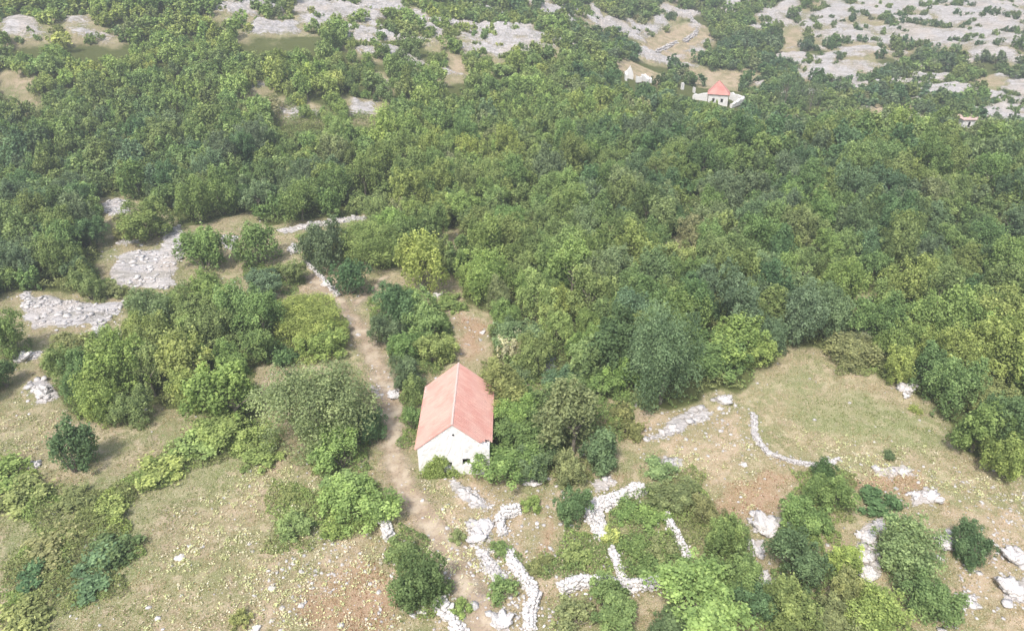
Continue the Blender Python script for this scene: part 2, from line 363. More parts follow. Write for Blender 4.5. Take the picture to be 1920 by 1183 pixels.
# ------------------------------------------------------------------ terrain
def axis(lo, hi, step, far, grow):
    a = [0.0]
    v = list(np.arange(lo, hi+1e-6, step)); s = step
    while v[-1] < far: s *= grow; v.append(v[-1]+s)
    return v
xs = axis(0, 66, .32, 1500, 1.022); xs = np.array([-v for v in xs[:0:-1]]+xs)
ys = axis(24, 100, .32, 2200, 1.012); ys = np.array([-400, -200, -100, -40, 0, 12, 18, 21]+list(ys))
X, Y = np.meshgrid(xs, ys); X = X.ravel(); Y = Y.ravel()
rock, soil, opn, grn, red = masks(X, Y)
Z = height(X, Y, rock)
nx, ny = len(xs), len(ys)
i = np.arange(nx-1); j = np.arange(ny-1); I, J = np.meshgrid(i, j); q = (J*nx+I).ravel()
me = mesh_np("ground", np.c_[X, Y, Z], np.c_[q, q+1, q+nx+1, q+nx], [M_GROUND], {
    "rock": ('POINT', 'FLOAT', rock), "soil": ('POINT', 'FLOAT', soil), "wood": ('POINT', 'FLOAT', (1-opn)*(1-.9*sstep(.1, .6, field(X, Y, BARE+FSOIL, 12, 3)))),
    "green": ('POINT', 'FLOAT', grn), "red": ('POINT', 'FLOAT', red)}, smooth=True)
tag(link("ground", me), "dry grassy hillside with bare limestone outcrops", "ground", kind="structure")
def zat(x, y): return float(height(np.array([x]), np.array([y]))[0])

# dirt tracks as feather-edged strips laid on the ground
for k, (pl, hw) in enumerate(PATHW):
    P = []
    for a, b in zip(pl[:-1], pl[1:]):
        n = max(2, int(np.hypot(*(b-a))/.25))
        P += [a+(b-a)*t/n for t in range(n)]
    P = np.array(P)
    for _ in range(12): P[1:-1] = (P[:-2]+2*P[1:-1]+P[2:])/4
    T = np.gradient(P, axis=0); T /= np.linalg.norm(T, axis=1)[:, None]; N = np.c_[T[:, 1], -T[:, 0]]
    c = np.linspace(-1, 1, 17); full = hw*1.6
    XX = P[:, None, 0]+N[:, None, 0]*c*full; YY = P[:, None, 1]+N[:, None, 1]*c*full
    ZZ = height(XX.ravel(), YY.ravel()).reshape(XX.shape)+.035
    ed = np.clip(1.15-np.abs(c)*1.15, 0, 1)[None, :]*np.ones((len(P), 1))
    endf = np.minimum(np.arange(len(P)), np.arange(len(P))[::-1])/8.0
    ed = ed*np.clip(endf, 0, 1)[:, None]
    ii = np.arange(len(P)-1)[:, None]*17+np.arange(16)[None, :]; ii = ii.ravel()
    m = mesh_np("path", np.c_[XX.ravel(), YY.ravel(), ZZ.ravel()], np.c_[ii, ii+1, ii+18, ii+17], [M_PATH], {"edge": ('POINT', 'FLOAT', ed.ravel())}, smooth=True)
    tag(link("path", m), ["worn dirt track winding down past the red roofed house", "short dirt side track joining the main track from upper right"][k], "path", kind="structure")

# ------------------------------------------------------------------ foliage meshes
def unit(v): return v/np.maximum(np.linalg.norm(v, axis=-1, keepdims=True), 1e-9)
def crown_arrays(seed, nleaf, nlobe, leaf, spiky=.0, bottom=-.55, n1=None, spread=1.0):
    """Leaves on tufts, tufts on a few big limbs' worth of foliage, so that the outline is uneven."""
    r = np.random.default_rng(seed); n1 = n1 or int(r.integers(4, 8))
    d = unit(r.normal(size=(n1, 3))*np.array([1, 1, .8])); d[:, 2] = np.where(d[:, 2] < bottom*.6, -d[:, 2], d[:, 2])
    C1 = d*r.uniform(.22, .62, (n1, 1))*spread; R1 = r.uniform(.26, .50, n1); C1[0] *= .3; R1[0] = .52
    k1 = r.choice(n1, nlobe, p=R1**2/(R1**2).sum()); d2 = unit(r.normal(size=(nlobe, 3))+unit(C1[k1]+1e-6)*.7+np.array([0, 0, .35]))
    C = C1[k1]+d2*R1[k1, None]*r.uniform(.55, 1.28, (nlobe, 1)); R_ = r.uniform(.08, .19, nlobe)
    nc = int(nleaf*.26); L = np.r_[r.choice(nlobe, nleaf-nc, p=R_**2/(R_**2).sum()), r.integers(0, n1, nc)]
    core = np.arange(nleaf) >= nleaf-nc
    CC_ = np.where(core[:, None], C1[np.minimum(L, n1-1)], C[L]); RR_ = np.where(core, R1[np.minimum(L, n1-1)]*.78, R_[L])
    v = unit(r.normal(size=(nleaf, 3))*np.array([1, 1, .9])+unit(CC_+1e-6)*.5+np.array([0, 0, .55]))
    rr = RR_*(r.uniform(.5, 1.08, nleaf)+(r.random(nleaf) < .10)*r.uniform(.1, .6, nleaf)*(1+spiky))
    P = CC_+v*rr[:, None]*np.array([1, 1, 1.45])
    q = np.percentile(np.hypot(P[:, 0], P[:, 1]), 96); P[:, :2] /= q
    z0, z1 = np.percentile(P[:, 2], [2, 98.5]); P[:, 2] = (P[:, 2]-z0)/(z1-z0)*1.75-.75
    n = unit(v+r.normal(size=(nleaf, 3))*.6+np.array([0, 0, .3]))
    a = unit(np.cross(n, r.normal(size=(nleaf, 3)))); b = np.cross(n, a)
    s = leaf*r.uniform(.55, 1.4, nleaf)[:, None]
    fold = n*s*r.uniform(-.3, .3, (nleaf, 1))
    V = np.stack([P-a*s, P-b*s*.62+fold, P+a*s, P+b*s*.62+fold], 1).reshape(-1, 3)
    lt = r.normal(0, .20, nlobe); t = np.where(core, .3, .40+lt[np.minimum(L, nlobe-1)]+(rr/RR_-.8)*.35)+r.normal(0, .15, nleaf)  # tuft highlights painted into the tint: lighter outer new growth, darker core leaves
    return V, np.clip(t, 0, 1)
def crown_mesh(name, *a, **k):
    V, t = crown_arrays(*a, **k); n = len(t)
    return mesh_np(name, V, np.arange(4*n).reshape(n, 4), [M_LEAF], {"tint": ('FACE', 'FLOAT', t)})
def tube(pts, rad, seg=6):
    pts = np.array(pts, float); V = []; Fc = []
    for i_, p in enumerate(pts):
        d = pts[min(i_+1, len(pts)-1)]-pts[max(i_-1, 0)]; d = unit(d)
        a = unit(np.cross(d, [.31, .9, .3])); b = np.cross(d, a)
        for s in range(seg):
            an = 2*math.pi*s/seg; V.append(p+rad[i_]*(a*math.cos(an)+b*math.sin(an)))
    for i_ in range(len(pts)-1):
        for s in range(seg):
            Fc.append((i_*seg+s, i_*seg+(s+1) % seg, (i_+1)*seg+(s+1) % seg, (i_+1)*seg+s))
    return np.array(V), np.array(Fc)
def joinf(parts):
    V = []; Fc = []; o = 0
    for v, f in parts: V.append(v); Fc.append(f+o); o += len(v)
    return np.concatenate(V), np.concatenate(Fc)
def trunk_mesh(seed, multi=False):
    """Unit tree skeleton: trunk from z=0 with limbs that reach into a crown of radius 1 about z=1."""
    r = np.random.default_rng(seed); parts = []
    if multi:
        for k in range(6):
            an = k*1.05+r.uniform(-.3, .3); R_ = r.uniform(.3, .62)
            parts.append(tube([(0.05*math.cos(an), .05*math.sin(an), -.08), (R_*.45*math.cos(an), R_*.45*math.sin(an), .45), (R_*math.cos(an+.2), R_*math.sin(an+.2), 1.15)], [.05, .035, .012], 5))
    else:
        b = r.uniform(-.08, .08, 2)
        parts.append(tube([(0, 0, -.1), (b[0]*.3, b[1]*.3, .02), (b[0], b[1], .45), (b[0]*1.4, b[1]*1.2, .9), (b[0], b[1], 1.3)], [.11, .075, .06, .04, .014], 7))
        for k in range(6):
            an = k*1.05+r.uniform(-.4, .4); z0 = r.uniform(.35, .85); R_ = r.uniform(.35, .6)
            parts.append(tube([(b[0], b[1], z0), (b[0]+R_*.5*math.cos(an), b[1]+R_*.5*math.sin(an), z0+.22), (b[0]+R_*math.cos(an), b[1]+R_*math.sin(an), z0+.42)], [.035, .025, .009], 5))
    V, Fc = joinf(parts)
    return mesh_np("trunk", V, Fc, [M_BARK], smooth=True)
CROWN_L = [crown_mesh("crown_large", 100+s, 24000, 150, .0235, n1=7, spread=.95) for s in range(4)]
CROWN_M = [crown_mesh("crown", 200+s, 9000, 80, .042) for s in range(12)]
CROWN_S = [crown_mesh("foliage", 300+s, 4600, 45, .056, spread=.75, n1=[3, 5, 1, 4][s % 4]) for s in range(8)]
CROWN_LOW = [crown_mesh("foliage_low", 400+s, 3400, 30, .062, spiky=2, bottom=-.1) for s in range(4)]
CROWN_SP = [crown_mesh("crown_sparse", 500+s, 2200, 30, .045, spiky=2) for s in range(2)]
TRUNKS = [trunk_mesh(600+s) for s in range(3)]; STEMS = [trunk_mesh(620+s, True) for s in range(2)]
PAL = {'oak': (.205, .280, .095), 'lime': (.262, .342, .105), 'dark': (.130, .205, .084), 'blue': (.155, .225, .115), 'grey': (.222, .282, .125),
       'yel': (.330, .400, .115), 'olive': (.260, .290, .115), 'cream': (.58, .60, .42), 'dead': (.30, .31, .17)}
def lcol(kind, r, j=.12):
    c = np.array(PAL[kind])*(1+r.uniform(-j, j)); c[0] *= 1+r.uniform(-j, j); c[2] *= 1+r.uniform(-j, j)
    return (*c, 1)
def plant(name, x, y, R_, Rz, hc, kind, crown, trunk, label, cat, group, r, pname='crown', tname='trunk', sx=1.0):
    z = zat(x, y)
    root = link(name, None, loc=(x, y, z)); root.empty_display_size = .3
    rz = r.uniform(0, 6.28)
    c = link(pname, crown, root, (0, 0, hc), (R_*sx, R_/sx if sx != 1 else R_, Rz), 0 if sx != 1 else rz)
    c.color = lcol(kind, r)
    link(tname, trunk, root, (0, 0, 0), (R_*.8, R_*.8, hc), rz)
    return tag(root, label, cat, group)
# ------------------------------------------------------------------ plants one can tell apart: centre x, y, width, height in the photograph, kind, form, label
# form T tree, S shrub, L low shrub, B big tree; group letter for plants nothing tells apart is set in the label table
PL = [
 (128,850,88,108,'dark','S',"lone round dark green bush in dry grass near the left edge"),
 (592,768,172,180,'grey','B',"large spreading grey green tree on the left side of the dirt track"),
 (640,850,110,95,'lime','S',"fresh green shrub at the foot of the large grey green tree"),
 (690,800,60,90,'dark','S',"dark green shrub on the track side of the large grey green tree"),
 (430,745,130,120,'lime','T',"light green bushy tree left of the large grey green tree"),
 (570,600,130,70,'yel','S',"wide yellow green shrub beside the upper dirt track"),
 (610,640,90,60,'yel','S',"yellow green shrub just above the large grey green tree"),
 (535,662,72,48,'dark','L',"low dark green shrub under the wide yellow green shrub"),
 (632,622,60,42,'lime','S',"small green shrub at the right end of the yellow green shrubs"),
 (484,463,82,84,'oak','S',"round green bush alone in the clearing at upper left"),
 (602,462,76,92,'blue','S',"blue green bush below the pale rock ledge"),
 (660,525,70,70,'dark','S',"round dark bush beside the fork of the dirt track"),
 (385,478,95,84,'oak','S',"green bush right of the striped limestone outcrop"),
 (490,535,80,60,'blue','S',"grey blue bush on the slope under the round bush"),
 (540,518,60,50,'oak','S',"small green bush left of the curved rubble wall"),
 (272,413,86,70,'oak','T',"bushy tree above the striped limestone outcrop"),
 (240,425,50,50,'olive','S',"olive shrub leaning on the tree above the striped outcrop"),
 (165,540,52,58,'oak','S',"green shrub above the long rubble outcrop at left"),
 (215,545,56,34,'olive','L',"low olive yellow shrub between the two left outcrops"),
 (400,555,90,70,'lime','T',"light green tree at the upper end of the left clump"),
 (20,635,70,80,'oak','S',"green shrub at the left edge beside the rubble outcrop"),
 (5,705,50,80,'dark','S',"dark shrub at the left edge under the flat rock"),
 (70,905,0,0,'yel','L',""),
 (20,885,110,58,'yel','L',"yellow green scrub at the left edge near the lone dark bush"),
 (45,935,110,44,'olive','L',"olive low scrub at the left edge below the yellow scrub"),
 (735,420,70,70,'lime','T',"light green tree at the wood edge above the track fork"),
 (700,460,110,86,'oak','S',"green bush right of the blue green bush"),
 (640,455,40,60,'olive','S',"narrow olive bush between the blue green bush and its neighbour"),
 (795,492,84,108,'yel','T',"upright yellow green tree at the top of the clearing"),
 (850,565,70,34,'lime','L',"low bright green shrub on the right rim of the soil patch"),
 (738,578,88,84,'dark','S',"dark green bush at the top of the hedge beside the track"),
 (725,625,60,70,'blue','S',"blue green bush against the track in the hedge above the house"),
 (805,608,96,92,'lime','S',"fresh green shrub on the right side of the hedge above the house"),
 (770,645,80,70,'oak','S',"green shrub in the middle of the hedge above the house"),
 (812,660,76,64,'lime','S',"light green shrub close behind the house roof"),
 (765,700,66,66,'blue','S',"blue green shrub at the back left corner of the house"),
 (780,735,52,60,'oak','S',"green shrub beside the left wall of the house near its back"),
 (772,788,44,86,'oak','S',"narrow green shrub along the left wall of the house near its front"),
 (1090,680,100,90,'oak','T',"green tree right of the dark boulder behind the house"), (1130,722,80,60,'lime','S',"bright green shrub at the foot of the trees right of the dark boulder"),
 (1060,712,70,54,'blue','S',"blue green shrub just below right of the dark boulder"), (1200,745,70,40,'olive','L',"low olive shrub at the meadow foot of the dark trees"),
 (1640,600,90,90,'oak','T',"green tree just above the dry brown shrub"), (1745,690,80,80,'dark','T',"dark tree right of the bright upright shrub at the meadow corner"),
 (1850,745,90,70,'olive','S',"olive shrub between the trees at the right meadow edge"), (760,560,60,50,'oak','S',"small green shrub at the very top of the hedge by the track"),
 (965,765,90,80,'oak','S',"green shrub right of the house beside the yellowish shrub"),
 (985,815,110,90,'oak','S',"broad green shrub right of the house front"),
 (952,872,118,88,'lime','S',"bright green shrub covering the front right corner of the house"),
 (1000,860,90,70,'dark','S',"dark green shrub right of the bright shrub at the house corner"),
 (975,635,90,80,'grey','S',"grey green shrub with pale flowers behind the house"),
 (950,652,66,60,'cream','S',"cream blossoming shrub behind the house"),
 (1000,665,70,80,'oak','S',"green shrub right of the cream blossoming shrub"),
 (975,700,60,50,'grey','L',"low grey shrub between the house roof and the dark boulder"),
 (1040,745,90,70,'oak','S',"green shrub below the dark boulder right of the house"),
 (1075,800,130,130,'grey','T',"grey green bushy tree left of the round blue green bush"),
 (1124,838,78,112,'blue','S',"round dense blue green bush beside the stone enclosure"),
 (1068,875,70,70,'olive','S',"olive shrub below the grey green bushy tree"),
 (1080,952,62,118,'dark','S',"tall dark green bush against the white enclosure wall"),
 (1170,800,80,90,'olive','L',"thin olive shrub right of the round blue green bush"),
 (1247,672,128,170,'blue','T',"dark grey green tree standing out at the meadow edge"),
 (1165,650,110,120,'dark','T',"dark tree behind the fan leaved shrub at the meadow edge"),
 (1175,705,84,80,'lime','S',"fan shaped bright green shrub under the dark trees at the meadow edge"),
 (1325,668,120,90,'oak','S',"green shrub to the right of the dark grey green tree"),
 (1385,640,110,90,'lime','T',"light green tree on the upper rim of the right meadow"),
 (1420,658,70,60,'yel','S',"yellow shrub at the top corner of the right meadow"),
 (1600,660,90,60,'olive','S',"thin olive shrub on the upper rim of the right meadow"),
 (1605,630,80,50,'dead','S',"dry brown shrub on the upper rim of the right meadow"),
 (1680,682,66,84,'lime','S',"bright green upright shrub at the right meadow corner"),
 (1718,766,26,34,'yel','L',"small yellow bush among stones right of the meadow"),
 (1670,853,30,26,'blue','L',"small round blue green plant in the right meadow"),
 (1560,925,84,86,'oak','S',"green bush below the end of the thin curved rubble wall"),
 (1540,885,44,56,'dark','S',"small dark bush at the end of the thin curved rubble wall"),
 (1520,968,90,84,'oak','S',"green bush beside the round limestone outcrop on the right"),
 (1656,951,90,52,'dark','L',"low dark juniper like bush right of the pair of green bushes"),
 (1700,1032,116,112,'grey','S',"rounded grey green bush beside the stacked grey rocks"),
 (1825,1030,76,80,'dark','S',"dark green bush near the right edge"),
 (1742,1112,104,96,'oak','S',"rounded green bush directly below the grey green bush"),
 (1590,1050,70,70,'yel','S',"yellowish flowering shrub left of the stacked grey rocks"),
 (1570,1110,80,90,'olive','S',"olive shrub below the yellowish flowering shrub"),
 (1495,1050,96,110,'dark','T',"dark green tree left of the yellowish flowering shrub"),
 (1480,1130,110,110,'oak','T',"green tree below the dark green tree at bottom right"),
 (1560,1165,100,80,'olive','S',"olive shrub on the bottom edge right of centre"),
 (1640,1150,110,90,'lime','S',"light green shrub on the bottom edge below the stacked rocks"),
 (1310,1130,165,130,'lime','T',"large light green bushy tree on the bottom edge"),
 (1345,1010,80,110,'oak','S',"green shrub on the right side of the stone enclosure"),
 (1385,1070,90,110,'oak','S',"green shrub between the enclosure and the leaning pale rocks"),
 (1410,1140,90,90,'dark','S',"dark shrub right of the large light green tree at the bottom"),
 (1260,1190,120,70,'dark','S',"dark shrub cut by the bottom edge left of the light green tree"),
 (1155,1140,116,92,'oak','S',"green bush below the lower enclosure wall"),
 (1085,1160,90,80,'olive','L',"thin olive shrub left of the bush below the enclosure"),
 (1145,1000,42,44,'yel','L',"small yellow green bush leaning on the broad white wall"),
 (995,950,44,36,'lime','L',"small bright green bush beside the curved wall top"),
 (950,1110,64,60,'oak','L',"green bush at the foot of the rubble wall below the house"),
 (935,1035,44,60,'oak','L',"green bush between the two middle rubble walls"),
 (868,1145,44,50,'lime','L',"small green bush at the lower end of the dirt track"),
 (790,1090,100,108,'dark','S',"dark green bush on the left bank of the lower track"),
 (762,1030,70,62,'oak','S',"green bush below the narrow white rock by the track"),
 (668,940,130,96,'lime','S',"bright green bush left of the track below the house"),
 (640,985,70,50,'lime','L',"low green scrub under the bright green bush by the track"),
 (545,988,74,64,'oak','L',"green shrub alone in the lower left meadow"),
 (545,925,46,34,'olive','L',"faint olive shrub above the lone shrub of the lower left meadow"),
 (456,1158,44,52,'olive','L',"small olive shrub on the bottom edge of the left meadow"),
 (300,875,100,56,'lime','L',"yellow green scrub at the middle of the diagonal scrub band"),
 (355,838,100,60,'lime','L',"light green scrub at the upper part of the diagonal band"),
 (430,800,110,70,'lime','S',"fresh green shrub at the top of the diagonal scrub band"),
 (205,955,64,80,'yel','L',"bright yellow green scrub low in the diagonal band"),
 (150,930,80,44,'olive','L',"olive scrub left in the diagonal band"),
 (228,1032,100,62,'dark','L',"dark elongated bush on the lower edge of the scrub band"),
 (165,1080,120,70,'blue','L',"blue green bush under the dark elongated bush"),
 (50,1085,74,50,'dark','L',"dark bush at lower left near the edge"),
 (120,1020,110,60,'olive','L',"olive scrub left of the dark elongated bush"),
 (60,1150,120,60,'olive','L',"olive scrub in the bottom left corner"),
 (180,745,80,90,'lime','S',"light green shrub at the lower left end of the left clump"),
 (245,765,70,70,'oak','S',"green shrub at the lower tip of the left clump"),
 (130,655,90,60,'olive','S',"olive shrub below the long rubble outcrop"),
 (1790,720,80,110,'oak','T',"green tree at the right meadow edge above the boulders"),
 (1840,800,90,100,'oak','T',"green tree leading the row along the right meadow edge"),
 (1890,850,80,90,'lime','T',"light green tree at the right edge of the meadow"),
 (1165,960,60,44,'oak','L',"low green shrub in the angle of the broad white wall"), (1215,975,70,50,'lime','L',"light green low shrub in the middle of the enclosure"),
 (1180,1020,60,44,'oak','L',"green low shrub right of the small yellow green bush in the enclosure"), (1240,1035,60,50,'olive','L',"olive low shrub left of the straight narrow wall"),
 (1215,1075,70,44,'oak','L',"green low shrub above the right end of the bottom enclosure wall"), (1270,930,90,60,'olive','S',"olive shrub above the straight narrow wall"),
 (1245,885,70,44,'grey','L',"grey green low shrub above the enclosure"), (1085,1040,60,50,'oak','L',"green low shrub left of the short inner wall"), (1020,1060,60,40,'olive','L',"olive low shrub right of the middle rubble wall"),
 (1320,960,70,60,'olive','S',"olive shrub at the top right of the straight narrow wall"), (860,1010,36,30,'olive','L',"tiny olive plant left of the tumbled stone bank"),
 (640,905,90,50,'oak','L',"green low shrub between the big grey green tree and the bright bush below"), (500,855,80,40,'lime','L',"light green low scrub at the lower left foot of the big grey green tree"),
 (1475,165,40,50,'blue','P',"pale trunked poplar right of the distant red roofed house"),
 (1522,180,34,46,'blue','P',"second pale trunked poplar farther right of the distant red house"),
]
prng = np.random.default_rng(11)
placed = [(-1.0, 55.4, 2.2), (.2, 52.3, 1.8)]
plant('broadleaf_tree', -1.15, 54.9, 2.6, 1.9, 3.6, 'olive', CROWN_M[1], TRUNKS[0], "yellowish green tree overhanging the back right of the house roof", 'tree', None, prng)
plant('broadleaf_tree', .15, 52.2, 2.0, 1.6, 2.5, 'lime', CROWN_M[3], TRUNKS[1], "light green tree brushing the right eave of the house", 'tree', None, prng)
for (cx, cy, w, h, kind, form, label) in PL:
    if not w: continue
    p0 = at(cx, cy, 1.5); dist = proj(*(p0+np.array([0, 0, 1.5])))[2]; R_ = w/2*dist/F
    if form == 'P': Rz = R_*1.25; hc = Rz*1.5
    elif form in 'TB': Rz = R_*.85; hc = Rz*1.15
    elif form == 'S': Rz = R_*.80; hc = Rz*.85
    else: Rz = R_*.55; hc = Rz*.55
    p = at(cx, cy, hc)
    # stand-in vertical extent: shrink or stretch so the crown fills the height seen
    want = h/2*dist/F; dep = math.atan2(CH-p[2]-hc, math.hypot(p[0], p[1]))
    got = math.sqrt((R_*math.sin(dep))**2+(Rz*math.cos(dep))**2)
    Rz = Rz*np.clip((want/got)**1.5, .6, 1.6); 
    if form == 'L': Rz = min(Rz, R_*.6)
    hc = Rz*{'P': 1.5, 'T': 1.1, 'B': 1.0, 'S': .8, 'L': .5}[form]
    p = at(cx, cy, hc)
    R_ *= 1.14
    if form == 'B': Rz = min(Rz, R_*.78); hc = Rz*.9; p = at(cx, cy, hc)
    cr = {'B': CROWN_L, 'T': CROWN_M, 'S': CROWN_M if R_ > 1.6 else CROWN_S, 'L': CROWN_LOW, 'P': CROWN_SP}[form]
    isT = form in 'TBP'
    if R_ > 3.9: cr = CROWN_L
    if 'round' in label.split()[:2] and form == 'S': cr = CROWN_S[2::4]
    plant('broadleaf_tree' if isT else 'shrub', p[0], p[1], R_, Rz, hc, kind, cr[prng.integers(len(cr))], (TRUNKS if isT else STEMS)[prng.integers(2)],
          label, 'tree' if isT else 'shrub', None, prng, 'crown' if isT else 'foliage', 'trunk' if isT else 'stems')
    placed.append((p[0], p[1], R_))

# ------------------------------------------------------------------ the wood
VISTA = [q for q in [[(1322,150),(1368,150),(1395,184),(1392,192),(1300,188),(1298,178),(1325,178)], [(1168,112),(1220,118),(1222,158),(1168,155)], [(1272,148),(1304,150),(1304,176),(1272,172)], [(1800,222),(1840,222),(1840,244),(1800,244)],
  [(1222,24),(1320,24),(1318,84),(1222,106)]]]
N0 = 175000
cyy = 40+np.sqrt(prng.random(N0))*430; cxx = (prng.random(N0)*2-1)*(cyy*.92+22)
mac = macro(cxx, cyy); pu, pv, pw = proj(cxx, cyy, mac+3)
keep = (pv > -60) & (pv < 1260)
cxx, cyy = cxx[keep], cyy[keep]
rk_, so_, op_, gr_, rd_ = masks(cxx, cyy)
dd = np.hypot(cxx, cyy)
# thinner cover on the broken rocky ground far away
gz = macro(cxx, cyy); tu, tv, tw = proj(cxx, cyy, gz+3.2)   # what each crown would hide: keep the bare patches in view
def hides(polys, mg=9):
    out = np.zeros(len(tu), bool)
    for q in polys:
        q = np.array(q, float); m = (tu > q[:, 0].min()-20) & (tu < q[:, 0].max()+20) & (tv > q[:, 1].min()-20) & (tv < q[:, 1].max()+20)
        if m.any(): out[m] |= sdist(tu[m]+(fbm(tu[m]/30, tv[m]/30, 2, 3)-.5)*14, tv[m], q) > -mg
    return out
hb = hides(BARE_POLYS, 14)
gap = np.clip((fbm(cxx/7, cyy/5, 3, 61)-.50)*7, 0, 1)      # bushes keep to streaks on the open rock
hid = np.maximum(np.where(hb, 1-.6*gap, 0), hides(SOIL_POLYS, 11)*1.0)
hid = np.maximum(hid, hides([BARE_POLYS[k_] for k_ in (0, 1, 2, 4, 6, 7, 11)]+[SOIL_POLYS[7]], 22)*1.03)
hid = np.maximum(hid, (hides(OPEN_POLYS, -10) & ~hides(INWOOD_POLYS, -4))*1.03)
hid = np.maximum(hid, np.where(hides(BROKEN_POLYS, 0), np.clip((fbm(tu/70, tv/28, 3, 77)-.50)*6, 0, .9), 0))
thin = np.maximum(sstep(.25, .6, op_), hid*.97)
thin = np.maximum(thin, hides(VISTA, 9))
ok = prng.random(len(cxx)) > thin
farbare = field(cxx, cyy, BARE, 3, 2.2)
ok |= (farbare > .3) & (prng.random(len(cxx)) < .10)*(fbm(cxx/8, cyy/8, 2, 91) > .5)
cxx, cyy, farbare, dd = cxx[ok], cyy[ok], farbare[ok], dd[ok]
RR = prng.uniform(1.35, 2.6, len(cxx))*(1+np.maximum(0, dd-150)/1200); RR = np.where(farbare > .3, RR*.6, RR)
RR = np.where(dd < 95, RR*1.05, RR)
grid = {}; wood = []
for (x, y, r_) in placed: grid.setdefault((int(x//6), int(y//6)), []).append((x, y, r_))
for x, y, r_ in zip(cxx, cyy, RR):
    gx, gy = int(x//6), int(y//6); good = True
    for a in (-1, 0, 1):
        for b in (-1, 0, 1):
            for (u, v, s) in grid.get((gx+a, gy+b), ()):
                if (u-x)**2+(v-y)**2 < (.56*(r_+s))**2: good = False; break
            if not good: break
        if not good: break
    if good and not (-9.5 < x < -.5 and 45 < y < 57):
        grid.setdefault((gx, gy), []).append((x, y, r_)); wood.append((x, y, r_))
wood = np.array(wood); wd = np.hypot(np.hypot(wood[:, 0], wood[:, 1]), 44)
wu, wv, _ = proj(wood[:, 0], wood[:, 1], macro(wood[:, 0], wood[:, 1])+3)
inview = (wu > 5) & (wu < 1915) & (wv > 5) & (wv < 1180)
score = np.where(inview, wood[:, 2]/wd, 0); order = np.argsort(-score)
WHITE = HN = 300-sum(1 for q_ in PL if q_[5] in 'TBP' and q_[2])
def wood_kind(x, y, u, v, r):
    if r.random() < .008: return 'dead'
    n = fbm(np.array([x/22]), np.array([y/22]), 3, 101)[0]+r.uniform(-.13, .13)
    if v < 190 and u < 640: n += .12
    if u > 1150 and v < 300: n -= .18
    if n > .68: return 'yel' if r.random() < (.3 if v < 400 else .12) else 'lime'
    if n > .53: return 'lime' if r.random() < .55 else 'oak'
    if n > .38: return 'oak' if r.random() < .8 else 'grey'
    return 'blue' if r.random() < .3 else ('dark' if r.random() < .4 else 'oak')
ZONES = [
 (lambda u, v: u < 520 and v > 520, "in the dense clump left of the dirt track", "trees of the clump left of the track"),
 (lambda u, v: u < 200, "in the left edge wood by the rocky clearing", "trees at the left edge beside the rocky clearing"),
 (lambda u, v: u < 450, "in the wood above the striped outcrop", "trees just above the rocky clearing"),
 (lambda u, v: u < 720, "in the wood above the pale rock ledge", "trees above the pale rock ledge"),
 (lambda u, v: u < 900, "in the wood above the track fork", "trees in the wood above the track fork"),
 (lambda u, v: u < 1130, "in the wood behind the house", "trees in the wood behind the house"),
 (lambda u, v: u < 1300, "in the wood around the small soil gap", "trees around the small soil gap in the wood"),
 (lambda u, v: u < 1560, "in the wood above the curved rubble line", "trees above the left half of the meadow"),
 (lambda u, v: u < 1730, "in the wood above the small round plant", "trees above the right half of the meadow"),
 (lambda u, v: True, "in the wood near the right edge", "trees between the meadow and the right edge")]
WORDS = {'oak': "mid green", 'lime': "light green", 'dark': "dark green", 'blue': "blue green", 'grey': "grey green", 'yel': "yellow green", 'dead': "brownish grey"}
vmax = {}; same = {}
for k in order[:HN]:
    zi = next(i_ for i_, z in enumerate(ZONES) if z[0](wu[k], wv[k])); vmax.setdefault(zi, []).append(wv[k])
for k in order[:HN]:
    x, y, r_ = wood[k]; u, v = wu[k], wv[k]
    kd = wood_kind(x, y, u, v, prng); Rz = r_*prng.uniform(.85, 1.4); hc = Rz*prng.uniform(.95, 1.3)
    zi = next(i_ for i_, z in enumerate(ZONES) if z[0](u, v)); _, where, grp = ZONES[zi]
    rank = (np.array(vmax[zi]) > v).mean(); row = "front row" if rank < .2 else ("middle" if rank < .65 else "back")
    size = "broad" if r_ > 2.35 else ("small" if r_ < 1.9 else "round")
    lab = size+" "+WORDS[kd]+" tree, "+row+", "+where
    T_ = plant('broadleaf_tree', x, y, r_*1.15, Rz, hc, kd, CROWN_M[prng.integers(12)], TRUNKS[prng.integers(3)], lab, 'tree', grp, prng); same.setdefault(lab, []).append((u, T_))
for lab, L_ in same.items():
    if len(L_) > 1:
        L_.sort(key=lambda e: e[0]); L_[0][1]["label"] = lab+", leftmost"; L_[-1][1]["label"] = lab+", rightmost"
